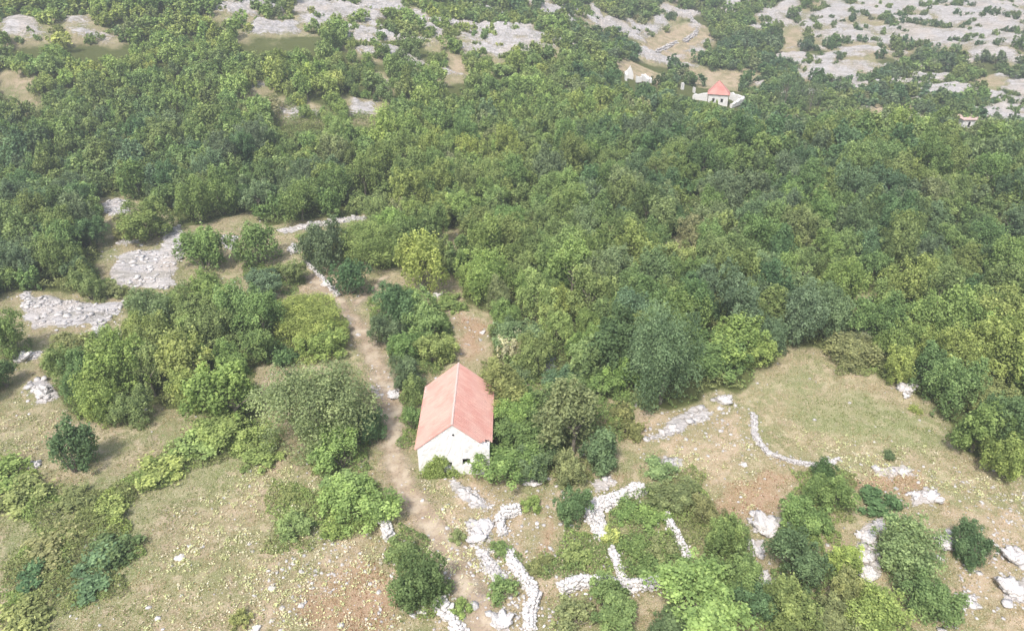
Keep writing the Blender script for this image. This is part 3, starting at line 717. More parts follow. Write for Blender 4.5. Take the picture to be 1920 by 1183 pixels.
# the rest of the wood as one mass
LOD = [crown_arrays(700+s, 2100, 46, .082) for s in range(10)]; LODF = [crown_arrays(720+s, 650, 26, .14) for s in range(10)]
VV = []; TT = []; CC = []; TV = []; TF = []; to = 0
for k in order[HN:]:
    x, y, r_ = wood[k]; far = wd[k] > 190
    V, t = (LODF if far else LOD)[prng.integers(10)]
    a = prng.uniform(0, 6.28); ca, sa = math.cos(a), math.sin(a)
    Rz = r_*prng.uniform(.75, 1.3)*(.82 if wd[k] > 170 else 1); hc = Rz*prng.uniform(.8, 1.1); z = float(macro(x, y))
    P = np.empty_like(V); P[:, 0] = (V[:, 0]*ca-V[:, 1]*sa)*r_*1.08+x; P[:, 1] = (V[:, 0]*sa+V[:, 1]*ca)*r_*1.08+y; P[:, 2] = V[:, 2]*Rz+z+hc
    c = lcol(wood_kind(x, y, wu[k], wv[k], prng), prng)
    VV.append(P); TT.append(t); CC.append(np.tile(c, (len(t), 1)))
    tv = np.array([(x+.12*r_*.5*math.cos(q), y+.12*r_*.5*math.sin(q), z-.3) for q in (0, 2.1, 4.2)]+[(x, y, z+hc*1.2)]*3)
    TV.append(tv)
VV = np.concatenate(VV); TT = np.concatenate(TT); CC = np.concatenate(CC); nl = len(TT)
TV = np.concatenate(TV); nt_ = len(TV)//6
tf = np.array([(0, 1, 4, 3), (1, 2, 5, 4), (2, 0, 3, 5)]); TF = (np.arange(nt_)[:, None, None]*6+tf[None]).reshape(-1, 4)+len(VV)
fm = np.r_[np.zeros(nl), np.ones(len(TF))]
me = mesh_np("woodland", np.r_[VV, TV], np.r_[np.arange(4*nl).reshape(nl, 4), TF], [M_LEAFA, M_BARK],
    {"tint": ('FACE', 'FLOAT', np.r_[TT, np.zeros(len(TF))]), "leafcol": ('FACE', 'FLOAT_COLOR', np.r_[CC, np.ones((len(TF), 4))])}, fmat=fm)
tag(link("woodland", me), "far off mass of low broadleaf trees covering the upper hillsides", "woodland", kind="stuff")
print("wood trees", len(wood), "mass leaves", nl)

# ------------------------------------------------------------------ stones
def ico(sub=0):
    bm = __import__('bmesh').new(); __import__('bmesh').ops.create_icosphere(bm, subdivisions=sub+1, radius=1)
    V = np.array([v.co[:] for v in bm.verts]); Fc = np.array([[v.index for v in f.verts] for f in bm.faces]); bm.free(); return V, Fc
ICO0 = ico(0); ICO1 = ico(1); ICO2 = ico(2); ICO3 = ico(3)
def stones(P, S, r, base=ICO0, flat=.7, box=.35):
    """Irregular angular stones of half size S at the points P."""
    V0, F0 = base; n = len(P); m = len(V0)
    B = np.sign(V0)*np.abs(V0)**(1-box); jit = .22 if m < 100 else .07
    V = B[None]*(1+r.uniform(-jit, jit, (n, m, 1)))
    sc = np.stack([r.uniform(.75, 1.35, n), r.uniform(.7, 1.2, n), r.uniform(.6, 1.0, n)*flat], 1)*np.asarray(S)[:, None]
    V = V*sc[:, None, :]; a = r.uniform(0, 6.28, n); ca, sa = np.cos(a)[:, None], np.sin(a)[:, None]
    W_ = np.stack([V[..., 0]*ca-V[..., 1]*sa, V[..., 0]*sa+V[..., 1]*ca, V[..., 2]], -1)
    tx = r.uniform(-.3, .3, n)[:, None]; W_[..., 2] += W_[..., 0]*tx
    W_ += P[:, None, :]
    return W_.reshape(-1, 3), (np.arange(n)[:, None, None]*m+F0[None]).reshape(-1, 3)
srng = np.random.default_rng(23)
# things built of many stones: (pixel line, width m, height m, spill, stone size, name, label, category)
WALLS = [
 ([(1130,1012),(1113,955),(1208,916)], 1.1, .75, .3, .19, M_PALE, "broad white dry stone wall at the top left of the enclosure"),
 ([(1146,1032),(1158,1066),(1168,1092)], .6, .8, .25, .18, M_PALE, "short white dry stone wall inside the lower enclosure"),
 ([(1052,1108),(1090,1094),(1140,1098),(1190,1100),(1246,1096)], .75, .9, .4, .19, M_PALE, "long crumbling wall closing the enclosure at the bottom"),
 ([(972,958),(945,966),(934,978),(945,1006)], .6, .8, .25, .18, M_PALE, "hook shaped piece of white wall below the house"),
 ([(952,1034),(966,1068),(988,1092),(1004,1122),(990,1150),(992,1180)], .65, .8, .5, .18, M_PALE, "rubble wall running down from the hook shaped wall"),
 ([(882,982),(897,1012),(906,1042),(930,1080),(945,1090)], .9, .3, 1.0, .17, M_STONE, "tumbled stone bank between the track and the middle walls"),
 ([(1243,965),(1265,1002),(1290,1050)], .5, .8, .2, .17, M_PALE, "straight narrow white wall on the right side of the enclosure"),
 ([(715,970),(722,990),(730,1012)], .6, .9, .1, .22, M_PALE, "narrow white wall stub on the left side of the track"),
 ([(1412,778),(1415,818),(1438,850),(1490,868),(1538,874),(1572,862)], .45, .3, .35, .17, M_STONE, "thin curved line of rubble around the right meadow"),
 ([(822,1130),(845,1162),(870,1195)], .7, .6, .4, .22, M_PALE, "low stone wall at the bottom edge beside the track"),
 ([(575,490),(600,520),(635,556)], .45, .45, .3, .2, M_STONE, "grey rubble wall beside the fork of the track"),
 ([(975,565),(1000,590),(1018,604)], .6, .6, .3, .22, M_STONE, "grey wall remnant half hidden under the trees behind the house"),
 ([(700,600),(725,640),(745,670)], .4, .35, .2, .16, M_STONE, "row of stones along the right side of the track"),
 ([(1290,28),(1298,42),(1310,52),(1302,66),(1282,80)], 1.3, 1.2, .3, .45, M_STONE, "upper pale terrace wall bending on the distant bare slope"),
 ([(1268,83),(1245,92),(1222,103)], 1.2, 1.0, .3, .45, M_STONE, "lower pale terrace wall crossing the distant bare slope"),
 ([(1498,868),(1500,872)], .6, .3, .5, .16, M_STONE, ""),
]
def q0x(a, t, d): return a[0]+a[1]+d
def wall_pts(line, w, h, spill, s, r, zf=None):
    P = wpoly(line); pts = []; sz = []
    for a, b in zip(P[:-1], P[1:]):
        L = np.hypot(*(b-a)); t = (b-a)/L; n = np.array([t[1], -t[0]]); step = s*1.15
        for d in np.arange(0, L, step):
            wl = w*(.65+.7*float(vnoise(q0x(a, t, d)/.9, 7.7, 8)))
            for o in np.arange(-wl/2, wl/2+.01, s*1.2):
                w_here = 1; hh = h*(.55+.8*float(vnoise((a[0]+t[0]*d)/1.3, (a[1]+t[1]*d)/1.3, 3)))*(1-.45*abs(o)/(wl/2+.01))
                q = a+t*d+n*o
                z0 = float(macro(q[0], q[1]))
                for z in np.arange(s*.3, max(hh, s*.4), s*.95):
                    pts.append((q[0]+r.uniform(-.3, .3)*s, q[1]+r.uniform(-.3, .3)*s, z0+z+r.uniform(-.2, .2)*s)); sz.append(s*r.uniform(.55, .85))
            for _ in range(int(spill*4+r.random())):
                q = a+t*d+n*r.normal(0, w*.5+spill*.6); pts.append((q[0], q[1], float(macro(q[0], q[1]))+.05+s*.2)); sz.append(s*r.uniform(.25, .6))
    return np.array(pts), np.array(sz)
for (line, w, h, spill, s, mt, lab) in WALLS:
    if not lab: continue
    P, S = wall_pts(line, w, h, spill, s, srng)
    V, Fc = stones(P, S, srng, ICO1 if s < .3 else ICO0, .75, .45)
    tag(link("dry_stone_wall", mesh_np("dry_stone_wall", V, Fc, [mt])), lab, "stone wall")

# boulders, each a thing
BOULD = [
 (1358,752,14,"white boulder alone near the upper left of the right meadow"), (1350,764,7,"small white stone beside the lone white boulder"),
 (1030,672,15,"dark grey boulder in the shrubs behind the house"), (1026,690,16,"white boulder below the dark grey boulder behind the house"),
 (945,655,8,"pale boulder beside the cream blossoming shrub"), (1436,985,26,"round limestone outcrop right of the enclosure"),
 (1415,1030,17,"pale rock below the round limestone outcrop"), (1430,1080,13,"upper rock of the leaning pale pair at bottom right"), (1440,1103,14,"lower rock of the leaning pale pair at bottom right"),
 (1625,1077,16,"smooth white boulder at the bottom of the stacked grey rocks"), (1618,1045,19,"grey boulder in the middle of the stacked grey rocks"), (1628,1008,17,"grey boulder at the top of the stacked grey rocks"), (1648,990,14,"flat rock above the stacked grey rocks"),
 (1770,1020,18,"bluish grey rock between the two bushes at right"), (1898,1045,17,"long pale slab near the right edge"), (1815,1128,14,"white flat boulder near the bottom right corner"), (1895,1105,22,"big pale rock at the right edge"),
 (1745,932,15,"white rock right of the low dark bush"), (1715,928,8,"smaller white stone beside the white rock right of the low dark bush"), (1690,885,9,"pale stone in the right meadow under the small round plant"),
 (1696,728,13,"white rock at the wood edge right of the meadow"), (1700,742,8,"small rock under the white rock at the wood edge"), (1905,770,16,"grey rock among trees at the right edge"),
 (942,1165,22,"large white block at the bottom edge below the rubble wall"), (905,990,17,"cracked pale rock left of the hook shaped wall"), (896,1008,14,"pale rock under the cracked pale rock by the track"),
 (1000,903,13,"flat limestone rock in front of the bright green shrub"), (738,742,11,"white stone on the dirt track beside the house"), (335,1042,8,"white stone alone in the lower left meadow"), (355,1020,6,"small pale stone above the lone white stone in the meadow"),
 (102,958,6,"white stone at the rim of the left scrub band"), (45,672,15,"flat grey rock near the left edge"), (80,738,16,"rough rock pile below the flat grey rock"), (1395,868,8,"pale stone left of the thin curved rubble line"),
 (62,870,13,"grey rubble rock beside the lone round dark bush"), (820,552,10,"grey rock at the right rim of the soil patch"), (1252,452,7,"white stone in the small gap of the wood"), (800,548,8,"pale rock left of the grey rock at the soil rim"),
 (550,470,11,"pale rock below the grassy ledge"), (612,532,10,"grey rock at the curved rubble wall"), (860,800,0,""),
 (905,622,6,"pale stone in the soil patch behind the house"), (480,1175,9,"pale stone on the bottom edge of the left meadow"), (1188,755,9,"dark edged stone at the foot of the meadow trees"), (790,1140,9,"grey stone beside the dark bush at the lower track"),
]
for (px, py, hw, lab) in BOULD:
    if not hw: continue
    p = at(px, py, .2); w_ = proj(*p)[2]; s = hw*w_/F
    k = 3 if hw > 9 else 1
    P = np.array([(0, 0, s*.12)]+[(srng.uniform(-.7, .7)*s, srng.uniform(-.6, .6)*s, 0) for _ in range(k)]); S = np.array([s*.85]+[s*srng.uniform(.3, .55) for _ in range(k)])
    V, Fc = stones(P, S, srng, ICO3 if hw > 9 else ICO2, .5, .3); n1 = fbm(V[:, 0]/s*2.5+px, V[:, 1]/s*2.5+V[:, 2]/s*3, 4, 5)
    V[:, :2] *= (1+(n1-.5)*.9)[:, None]; V[:, 2] += (np.floor(n1*9)/9-.5)*s*.9
    if "dark" in lab and "boulder" in lab: mt = stone_mat("dark_limestone", (.14, .14, .16), (.30, .30, .33))
    else: mt = M_STONE
    z = zat(p[0], p[1])
    tag(link("boulder", mesh_np("boulder", V, Fc, [mt]), loc=(p[0], p[1], z)), lab, "rock")

# broken blocks on the outcrops
n = 60000; y = 30+75*srng.random(n); x = (srng.random(n)*2-1)*(y*.78+14); rk_ = field(x, y, ROCKN, .5, .55)
k = (rk_ > .45) & (fbm(x/1.1, y/.7, 3, 19) > .47) & (srng.random(n) < .6); x, y = x[k], y[k]; n = len(x)
S = .10+.30*srng.random(n)**2; P = np.c_[x, y, height(x, y)+S*.12]
V, Fc = stones(P, S, srng, ICO0, .5, .45)
tag(link("broken_rock", mesh_np("broken_rock", V, Fc, [M_STONE])), "broken limestone blocks covering the near outcrops", "rocks", kind="stuff"); print("blocks", n)
# loose stones nobody could count
def scatter(n, ylo=28, yhi=110, xr=1.0):
    y = ylo+(yhi-ylo)*srng.random(n)**1.1; x = (srng.random(n)*2-1)*(y*.78+14)*xr; return x, y
x, y = scatter(90000)
rk, sl_, op, gr, rd = masks(x, y)
halo = field(x, y, ROCKN, 2.6, 1.0)
bank = field(x, y, [wpoly(p) for p in [[(1690,870),(1940,900),(1940,1190),(1780,1190),(1780,960)], [(820,900),(1060,920),(1060,1190),(820,1190)], [(1215,760),(1400,760),(1400,860),(1230,860)],[(520,1040),(740,960),(780,1190),(460,1190)],[(200,470),(350,440),(330,550),(210,540)],[(40,550),(240,570),(200,640),(60,620)],[(640,580),(760,640),(760,760),(700,740)],[(860,590),(930,600),(900,660),(850,650)]]], 2, 1)
pr = .016+.22*halo*(.3+fbm(x/1.2, y/1.2, 2, 3))+.55*bank*(fbm(x/1.6, y/1.6, 2, 13) > .46)+.05*sl_
k = (srng.random(len(x)) < pr) & (op > .5); x, y = x[k], y[k]
S = .035+.11*srng.random(len(x))**3+.12*(srng.random(len(x)) < .035)
P = np.c_[x, y, height(x, y)+S*.15]
V, Fc = stones(P, S, srng, ICO0, .5, .5)
tag(link("loose_stones", mesh_np("loose_stones", V, Fc, [M_STONE])), "scattered pale limestone chips lying on the dry ground", "stones", kind="stuff")
print("stones", len(P))

# ------------------------------------------------------------------ low growth
def blades(P, s, col, r, up=.5, t=None):
    n = len(P); nrm = unit(r.normal(size=(n, 3))+np.array([0, 0, up])); a = unit(np.cross(nrm, r.normal(size=(n, 3)))); b = np.cross(nrm, a); s = np.asarray(s)[:, None]
    V = np.stack([P-a*s, P-b*s*.6, P+a*s, P+b*s*.6], 1).reshape(-1, 3)
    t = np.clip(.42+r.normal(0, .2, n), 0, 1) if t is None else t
    return V, t, col
def leafmass(name, packs, label, cat):
    V = np.concatenate([p[0] for p in packs]); t = np.concatenate([p[1] for p in packs]); c = np.concatenate([p[2] for p in packs]); n = len(t)
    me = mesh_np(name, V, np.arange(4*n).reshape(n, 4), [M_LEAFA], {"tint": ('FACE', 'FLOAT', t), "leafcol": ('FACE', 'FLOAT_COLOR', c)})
    return tag(link(name, me), label, cat, kind="stuff")
def cols(kind, n, r, j=.15):
    c = np.tile(np.array(PAL[kind]), (n, 1))*(1+r.uniform(-j, j, (n, 1))); return np.c_[c, np.ones(n)]
SCRUB = [  # ground polygon, colour, height
 ([(1130,1000),(1150,950),(1210,925),(1250,960),(1290,1050),(1270,1090),(1170,1085)], 'oak', .7),
 ([(960,1030),(1030,1030),(1060,990),(1130,1010),(1150,1080),(1060,1090),(1010,1085)], 'oak', .5),
 ([(1230,880),(1310,880),(1330,960),(1320,1060),(1290,1040),(1250,960)], 'olive', .6),
 ([(240,900),(330,830),(400,790),(520,800),(520,850),(420,860),(330,905),(270,925)], 'lime', .7),
 ([(0,880),(80,890),(140,930),(250,900),(240,990),(180,1020),(270,1040),(230,1110),(120,1140),(0,1170),(0,1060),(90,1010),(40,970)], 'olive', .55),
 ([(0,860),(60,870),(100,930),(0,960)], 'yel', .6), ([(150,940),(240,920),(240,1000),(170,1010)], 'yel', .6),
 ([(1040,690),(1110,735),(1190,745),(1170,830),(1100,820),(960,880),(920,820),(960,760),(1000,700)], 'oak', .8),
 ([(700,560),(760,550),(845,600),(850,680),(790,720),(770,850),(750,840),(755,740),(745,680),(700,620)], 'oak', .6),
 ([(590,880),(700,900),(740,960),(640,1010),(590,960)], 'lime', .45), ([(505,900),(590,930),(590,1020),(510,1030)], 'olive', .35),
 ([(900,680),(990,690),(960,760),(925,730)], 'olive', .7), ([(540,790),(700,790),(690,890),(600,895)], 'oak', .5),
 ([(1330,970),(1400,1000),(1440,1130),(1460,1190),(1240,1190),(1250,1110),(1300,1070)], 'oak', .8),
 ([(1470,1000),(1560,990),(1610,1090),(1720,1190),(1440,1190),(1460,1080)], 'oak', .8),
 ([(1490,880),(1600,890),(1590,980),(1490,1010)], 'olive', .4), ([(740,990),(790,1020),(835,1100),(800,1150),(750,1100)], 'oak', .5),
 ([(510,570),(620,560),(660,640),(560,690),(505,650)], 'yel', .6), ([(1560,640),(1650,620),(1700,720),(1640,700),(1570,700)], 'olive', .5),
 ([(170,520),(240,540),(240,560),(150,560)], 'olive', .4), ([(460,500),(560,500),(560,550),(470,560)], 'oak', .5),
 ([(1020,850),(1100,870),(1110,920),(1060,920),(1000,910)], 'olive', .5), ([(560,440),(700,430),(700,490),(580,500)], 'oak', .5),
]
packs = []
for (pp, kind, hh) in SCRUB:
    w = wpoly(pp); lo, hi = w.min(0), w.max(0); area = (hi-lo).prod(); n = int(area*190)
    x = srng.uniform(lo[0]-.5, hi[0]+.5, n); y = srng.uniform(lo[1]-.5, hi[1]+.5, n)
    m = field(x, y, [w], .8, .7); hill = fbm(x/1.1, y/1.1, 3, 17+len(pp)); k = (m > .35) & (hill+.25*m > .48+.12*srng.random(n)) & ~((x > -8.3) & (x < -1.6) & (y > 46.5) & (y < 56.2))
    x, y, m, hill = x[k], y[k], m[k], hill[k]; n = len(x)
    z = macro(x, y)+.05+1.5*hh*m*np.clip((hill-.3)*2.4, 0, 1.2)*srng.uniform(.45, 1, n)
    c = cols(kind, n, srng); v2 = fbm(x/2.3, y/2.3, 2, 29)[:, None]; alt = np.array([*PAL['lime' if kind != 'lime' else 'olive'], 1])
    c = c*(1-sstep(.45, .7, v2))+alt*sstep(.45, .7, v2)
    packs.append(blades(np.c_[x, y, z], .085*srng.uniform(.6, 1.4, n), c, srng, .9))
leafmass("undergrowth", packs, "low tangled green brambles and scrub covering the ground", "undergrowth")
print("scrub leaves", sum(len(p[1]) for p in packs))
# seedlings and brambles under and between the trees of the wood
n = 900000; y = 45+100*srng.random(n)**.8; x = (srng.random(n)*2-1)*(y*.78+14)
op = np.maximum(field(x, y, OPEN, 1.5, 1.0)*(1-field(x, y, INWOOD, 1.5, .8)), field(x, y, FSOIL, 2, 1.5)); hill = fbm(x/1.6, y/1.6, 3, 97)
k = (op < .5) & (hill > .34+.14*srng.random(n)); x, y, hill = x[k], y[k], hill[k]; n = len(x)
z = macro(x, y)+.1+np.clip((hill-.35)*4.5, 0, 1.6)*srng.uniform(.4, 1, n)
v2 = fbm(x/3, y/3, 2, 29)[:, None]; c = cols('oak', n, srng)*(1-sstep(.4, .65, v2))+cols('olive', n, srng)*sstep(.4, .65, v2)
packs.append(blades(np.c_[x, y, z], .12*srng.uniform(.6, 1.4, n), c, srng, .9))
WOODF = packs.pop(); leafmass("forest_floor_growth", [WOODF], "leafy green growth filling the gaps between the trees of the wood", "undergrowth")
# dry grass tufts
x, y = scatter(420000, 22, 100)
rk, sl_, op, gr, rd = masks(x, y); dp = np.min([-sdist(x, y, pl, False) for pl, _ in PATHW], axis=0)
k = (op > .4) & (rk < .5) & (srng.random(len(x)) < .12+2.2*np.clip(fbm(x/.9, y/.9, 3, 37)-.36, 0, 1)) & (dp > .9) & ~((x > -8.3) & (x < -1.6) & (y > 46.5) & (y < 56.2))
x, y, gr, rd = x[k], y[k], gr[k], rd[k]; n = len(x); u = fbm(x/3, y/3, 3, 43)+srng.normal(0, .13, n)
c = np.where((u+gr*.30 > .64)[:, None], np.array([[.20, .235, .08]]), np.array([[.36, .31, .18]])); c = np.where(((rd > .5) & (srng.random(n) < .5))[:, None], [[.24, .12, .07]], c)
c = np.where((u < .40)[:, None], np.array([[.42, .32, .2]]), c)
P = np.c_[x, y, height(x, y)+.05]
leafmass("grass", [blades(P, .06*srng.uniform(.6, 1.5, n), np.c_[c, np.ones(n)], srng, .2)], "short dry straw coloured grass over the open slope", "grass")
# pale yellow flowering herb rosettes
HERB = [wpoly(p) for p in [[(330,960),(480,880),(620,900),(720,1000),(760,1190),(200,1190),(260,1090)], [(760,900),(900,960),(960,1100),(840,1100)], [(0,780),(110,770),(90,860),(0,880)], [(1330,880),(1420,880),(1420,940),(1340,940)],[(1240,840),(1400,830),(1420,900),(1240,890)],[(1500,820),(1920,900),(1920,960),(1560,880)]]]
x, y = scatter(26000, 28, 75)
k = (field(x, y, HERB, 2, 1.5)*(.12+fbm(x/2.2, y/2.2, 3, 53)**2*2.2) > srng.random(len(x))*1.3); x, y = x[k], y[k]; n = len(x)
print("herbs", n)
m = 9; px_ = np.repeat(x, m)+srng.normal(0, .13, n*m); py_ = np.repeat(y, m)+srng.normal(0, .13, n*m)
c = np.where((srng.random(n) < .7)[:, None], [[.60, .61, .34]], [[.70, .64, .50]]); c = np.repeat(c, m, 0)
leafmass("flowering_herbs", [blades(np.c_[px_, py_, height(px_, py_)+.07+srng.random(n*m)*.14], .072*srng.uniform(.6, 1.4, n*m), np.c_[c, np.ones(n*m)], srng, 1.0)], "pale yellow flowering herbs dotted over the lower meadow", "flowers")

# ------------------------------------------------------------------ house beside the track
import bmesh
def bmobj(name, bm, mat, parent=None, loc=(0, 0, 0), bev=0):
    if bev: bmesh.ops.bevel(bm, geom=list(bm.edges), offset=bev, segments=1, affect='EDGES')
    me = bpy.data.meshes.new(name); bm.normal_update(); bm.to_mesh(me); bm.free(); me.materials.append(mat)
    return link(name, me, parent, loc)
def box(bm, x0, x1, y0, y1, z0, z1):
    v = [bm.verts.new(p) for p in ((x0,y0,z0),(x1,y0,z0),(x1,y1,z0),(x0,y1,z0),(x0,y0,z1),(x1,y0,z1),(x1,y1,z1),(x0,y1,z1))]
    for f in ((0,3,2,1),(4,5,6,7),(0,1,5,4),(1,2,6,5),(2,3,7,6),(3,0,4,7)): bm.faces.new([v[i_] for i_ in f])
def grid_wall(W_, zb, ztop, holes, th, jit, r, step=.2):
    """Gable or side wall in the local xz plane, thickness th towards +y, with rectangular openings and a rough face."""
    xs_ = sorted(set([0, W_]+[h for q_ in holes for h in q_[:2]]+list(np.arange(step, W_-.05, step))))
    zs_ = sorted(set([zb, 1.0]+[h for q_ in holes for h in q_[2:]]+[]))
    bm = bmesh.new()
    cols_ = []
    zmax = 24
    for xx in xs_:
        top = ztop(xx); L = [zb]; 
        for h in sorted(set(h for q_ in holes for h in q_[2:])): L.append(h)
        a = L[-1]
        for k_ in range(1, 9): L.append(a+(top-a)*k_/8)
        cols_.append(L)
    def inside(x_, z_): return any(q_[0]-1e-6 < x_ < q_[1]+1e-6 and q_[2]-1e-6 < z_ < q_[3]+1e-6 for q_ in holes)
    V = {}
    def vert(i_, j_, s):
        if (i_, j_, s) not in V:
            x_, z_ = xs_[i_], cols_[i_][j_]; d = r.uniform(-jit, jit)
            V[(i_, j_, s)] = bm.verts.new((x_, d if s == 0 else th, z_+(r.uniform(-jit, jit) if j_ == len(cols_[0])-1 else 0)))
        return V[(i_, j_, s)]
    nx_, nz_ = len(xs_), len(cols_[0]); solid = lambda i_, j_: 0 <= i_ < nx_-1 and 0 <= j_ < nz_-1 and not inside((xs_[i_]+xs_[i_+1])/2, (cols_[i_][j_]+cols_[i_][j_+1])/2)
    for i_ in range(nx_-1):
        for j_ in range(nz_-1):
            if not solid(i_, j_): continue
            c_ = [(i_, j_), (i_+1, j_), (i_+1, j_+1), (i_, j_+1)]
            bm.faces.new([vert(*q_, 0) for q_ in c_]); bm.faces.new([vert(*q_, 1) for q_ in c_[::-1]])
            for (a, b, ni, nj) in ((0, 1, i_, j_-1), (1, 2, i_+1, j_), (2, 3, i_, j_+1), (3, 0, i_-1, j_)):
                if not solid(ni, nj): bm.faces.new([vert(*c_[b], 0), vert(*c_[a], 0), vert(*c_[a], 1), vert(*c_[b], 1)])
    return bm
def tiled_slope(p_eave0, p_eave1, p_ridge0, p_ridge1, ncol, nrow, th, cut=None, r=None):
    """Roof slope with rows of curved tiles: sheet of ridges running from the ridge to the eave; cut(u,v) drops broken tiles."""
    A, B, C_, D = [np.array(p_, float) for p_ in (p_eave0, p_eave1, p_ridge0, p_ridge1)]
    nrm = unit(np.cross(B-A, C_-A)); nrm *= np.sign(nrm[2]); m = 4; nu = ncol*m
    U = np.linspace(0, 1, nu+1); bm = bmesh.new()
    for j_ in range(nrow):
        v0, v1 = j_/nrow, (j_+1)/nrow+.25/nrow; v1 = min(v1, 1.0)
        lo = []; hi = []; dz = r.normal(0, .006, ncol+1)
        for i_, u in enumerate(U):
            w_ = abs(math.sin(math.pi*u*ncol))*.055+dz[min(int(u*ncol), ncol)]
            a = A+(B-A)*u; b = C_+(D-C_)*u
            lo.append(bm.verts.new(a+(b-a)*v0+nrm*(th+w_+.035))); hi.append(bm.verts.new(a+(b-a)*v1+nrm*(th+w_)))
        for i_ in range(nu):
            if cut and cut((U[i_]+U[i_+1])/2, (v0+v1)/2): continue
            bm.faces.new((lo[i_], lo[i_+1], hi[i_+1], hi[i_]))
    return bm
def slab(p4, th):
    bm = bmesh.new(); P = [np.array(p_, float) for p_ in p4]; n = unit(np.cross(P[1]-P[0], P[2]-P[0])); n *= np.sign(n[2])
    a = [bm.verts.new(p_) for p_ in P]; b = [bm.verts.new(p_+n*th) for p_ in P]
    bm.faces.new(a[::-1]); bm.faces.new(b)
    for k_ in range(4): bm.faces.new((a[k_], a[(k_+1) % 4], b[(k_+1) % 4], b[k_]))
    return bm
def join_bm(bms):
    out = bmesh.new()
    for b in bms:
        me = bpy.data.meshes.new("t"); b.to_mesh(me); b.free(); out.from_mesh(me); bpy.data.meshes.remove(me)
    return out
hr = np.random.default_rng(5)
HW, HL, HE, HR = 6.05, 8.75, 2.85, 5.42
hz = float(macro(HOUSE[0]+HW/2, HOUSE[1]))-.02  # floor level
house = link("stone_house", None, loc=(HOUSE[0], HOUSE[1], hz))
tag(house, "abandoned whitewashed stone house with pink red tiled gable roof beside the dirt track", "house")
top = lambda x_: (HE+(HR-HE)*(1-abs(x_-HW/2)/(HW/2)))-.03
fw = grid_wall(HW, -.5, top, [(2.2, 2.85, .75, 1.35), (3.75, 4.4, 1.0, 1.75)], .55, .02, hr)
bmobj("front_wall", fw, M_PLASTER, house)
bw = grid_wall(HW, -.5, top, [(2.6, 3.3, 1.0, 1.7)], .55, .02, hr); bmesh.ops.translate(bw, verts=bw.verts, vec=(0, HL-.55, 0)); bmobj("back_wall", bw, M_PLASTER, house)
for sx_, nm in ((0, 0), (HW-.55, 1)):
    b = bmesh.new(); box(b, sx_+.003, sx_+.547, .553, HL-.553, -.5, HE-.06); bmobj("side_wall", b, M_PLASTER, house)
b = bmesh.new(); box(b, .55, HW-.55, .55, HL-.55, -.4, .05); bmobj("earth_floor", b, M_DARK, house)
ov, oe = .06, .16; sl_k = (HR-HE)/(HW/2)
roof = link("roof", None, house)
def pl_(x_, y_, dz_=0): return (x_, y_, HE+sl_k*(x_ if x_ < HW/2 else HW-x_)+dz_)
L4 = [pl_(-oe, -ov), pl_(-oe, HL+ov), pl_(HW/2, -ov), pl_(HW/2, HL+ov)]; R4 = [pl_(HW+oe, -ov), pl_(HW+oe, HL+ov), pl_(HW/2, -ov), pl_(HW/2, HL+ov)]
rs_l = bmobj("roof_slope", join_bm([slab([L4[0], L4[1], L4[3], L4[2]], .05), tiled_slope(*L4, 42, 16, .05, None, hr)]), M_ROOF, roof)
cutR = lambda u, v: (u < .10 and v < .30-u*1.5)
rr1 = [pl_(HW+oe-.0, 1.0), pl_(HW+oe, HL+ov), pl_(HW/2, 1.0), pl_(HW/2, HL+ov)]; rr2 = [pl_(HW-.75, -ov), pl_(HW-.75, 1.0), pl_(HW/2, -ov), pl_(HW/2, 1.0)]
rs_r = bmobj("roof_slope", join_bm([slab([rr1[0], rr1[1], rr1[3], rr1[2]], .05), slab([rr2[0], rr2[1], rr2[3], rr2[2]], .05), tiled_slope(*R4, 42, 16, .05, cutR, hr)]), M_ROOF, roof)
b = bmesh.new(); y_ = -ov
rp = []
while y_ < HL+ov-.05:
    L_ = .42; an = [math.pi*k_/6 for k_ in range(7)]; zc = HR+.055; dxr = hr.uniform(-.015, .015)
    lo = [b.verts.new((HW/2+dxr+.11*math.cos(a), y_, zc+.09*math.sin(a))) for a in an]; hi = [b.verts.new((HW/2+dxr+.09*math.cos(a), min(y_+L_+.05, HL+ov), zc+.07*math.sin(a))) for a in an]
    for k_ in range(6): b.faces.new((lo[k_], lo[k_+1], hi[k_+1], hi[k_]))
    b.faces.new(lo[::-1]); y_ += L_
bmobj("ridge_tiles", b, M_MORTAR, roof)
# pale mortared verge stones
P = []
for t in np.arange(0, 1, .035):
    for side in (0, 1):
        if side and t < .22: continue
        x_ = HW/2*t if side == 0 else HW-HW/2*t
        P.append((x_, .12, HE+sl_k*HW/2*t+.0+hr.uniform(-.03, .03)))
    x_ = HW/2*t; P.append((x_, HL-.1, HE+sl_k*HW/2*t+.02))
P += [(-.06+hr.uniform(-.05, .1), HL-.3-k_*.22, HE+.08) for k_ in range(8)]+[(.05, HL-3.2-k_*.2, HE+.07) for k_ in range(4)]
P += [(HW-.3+hr.uniform(-.2, .2), .3+k_*.16, HE+.0+hr.uniform(-.1, .1)) for k_ in range(6)]
P = np.array(P); fr_ = (P[:, 1] < 2)
for sel in (fr_ & (P[:, 0] < HW/2), fr_ & (P[:, 0] >= HW/2), ~fr_ & (P[:, 1] > HL-.2), ~fr_ & (P[:, 1] <= HL-.2)):
    V, Fc = stones(P[sel], hr.uniform(.08, .12, sel.sum()), hr, ICO1, .7)
    link("verge_stones", mesh_np("verge_stones", V, Fc, [M_MORTAR]), roof)
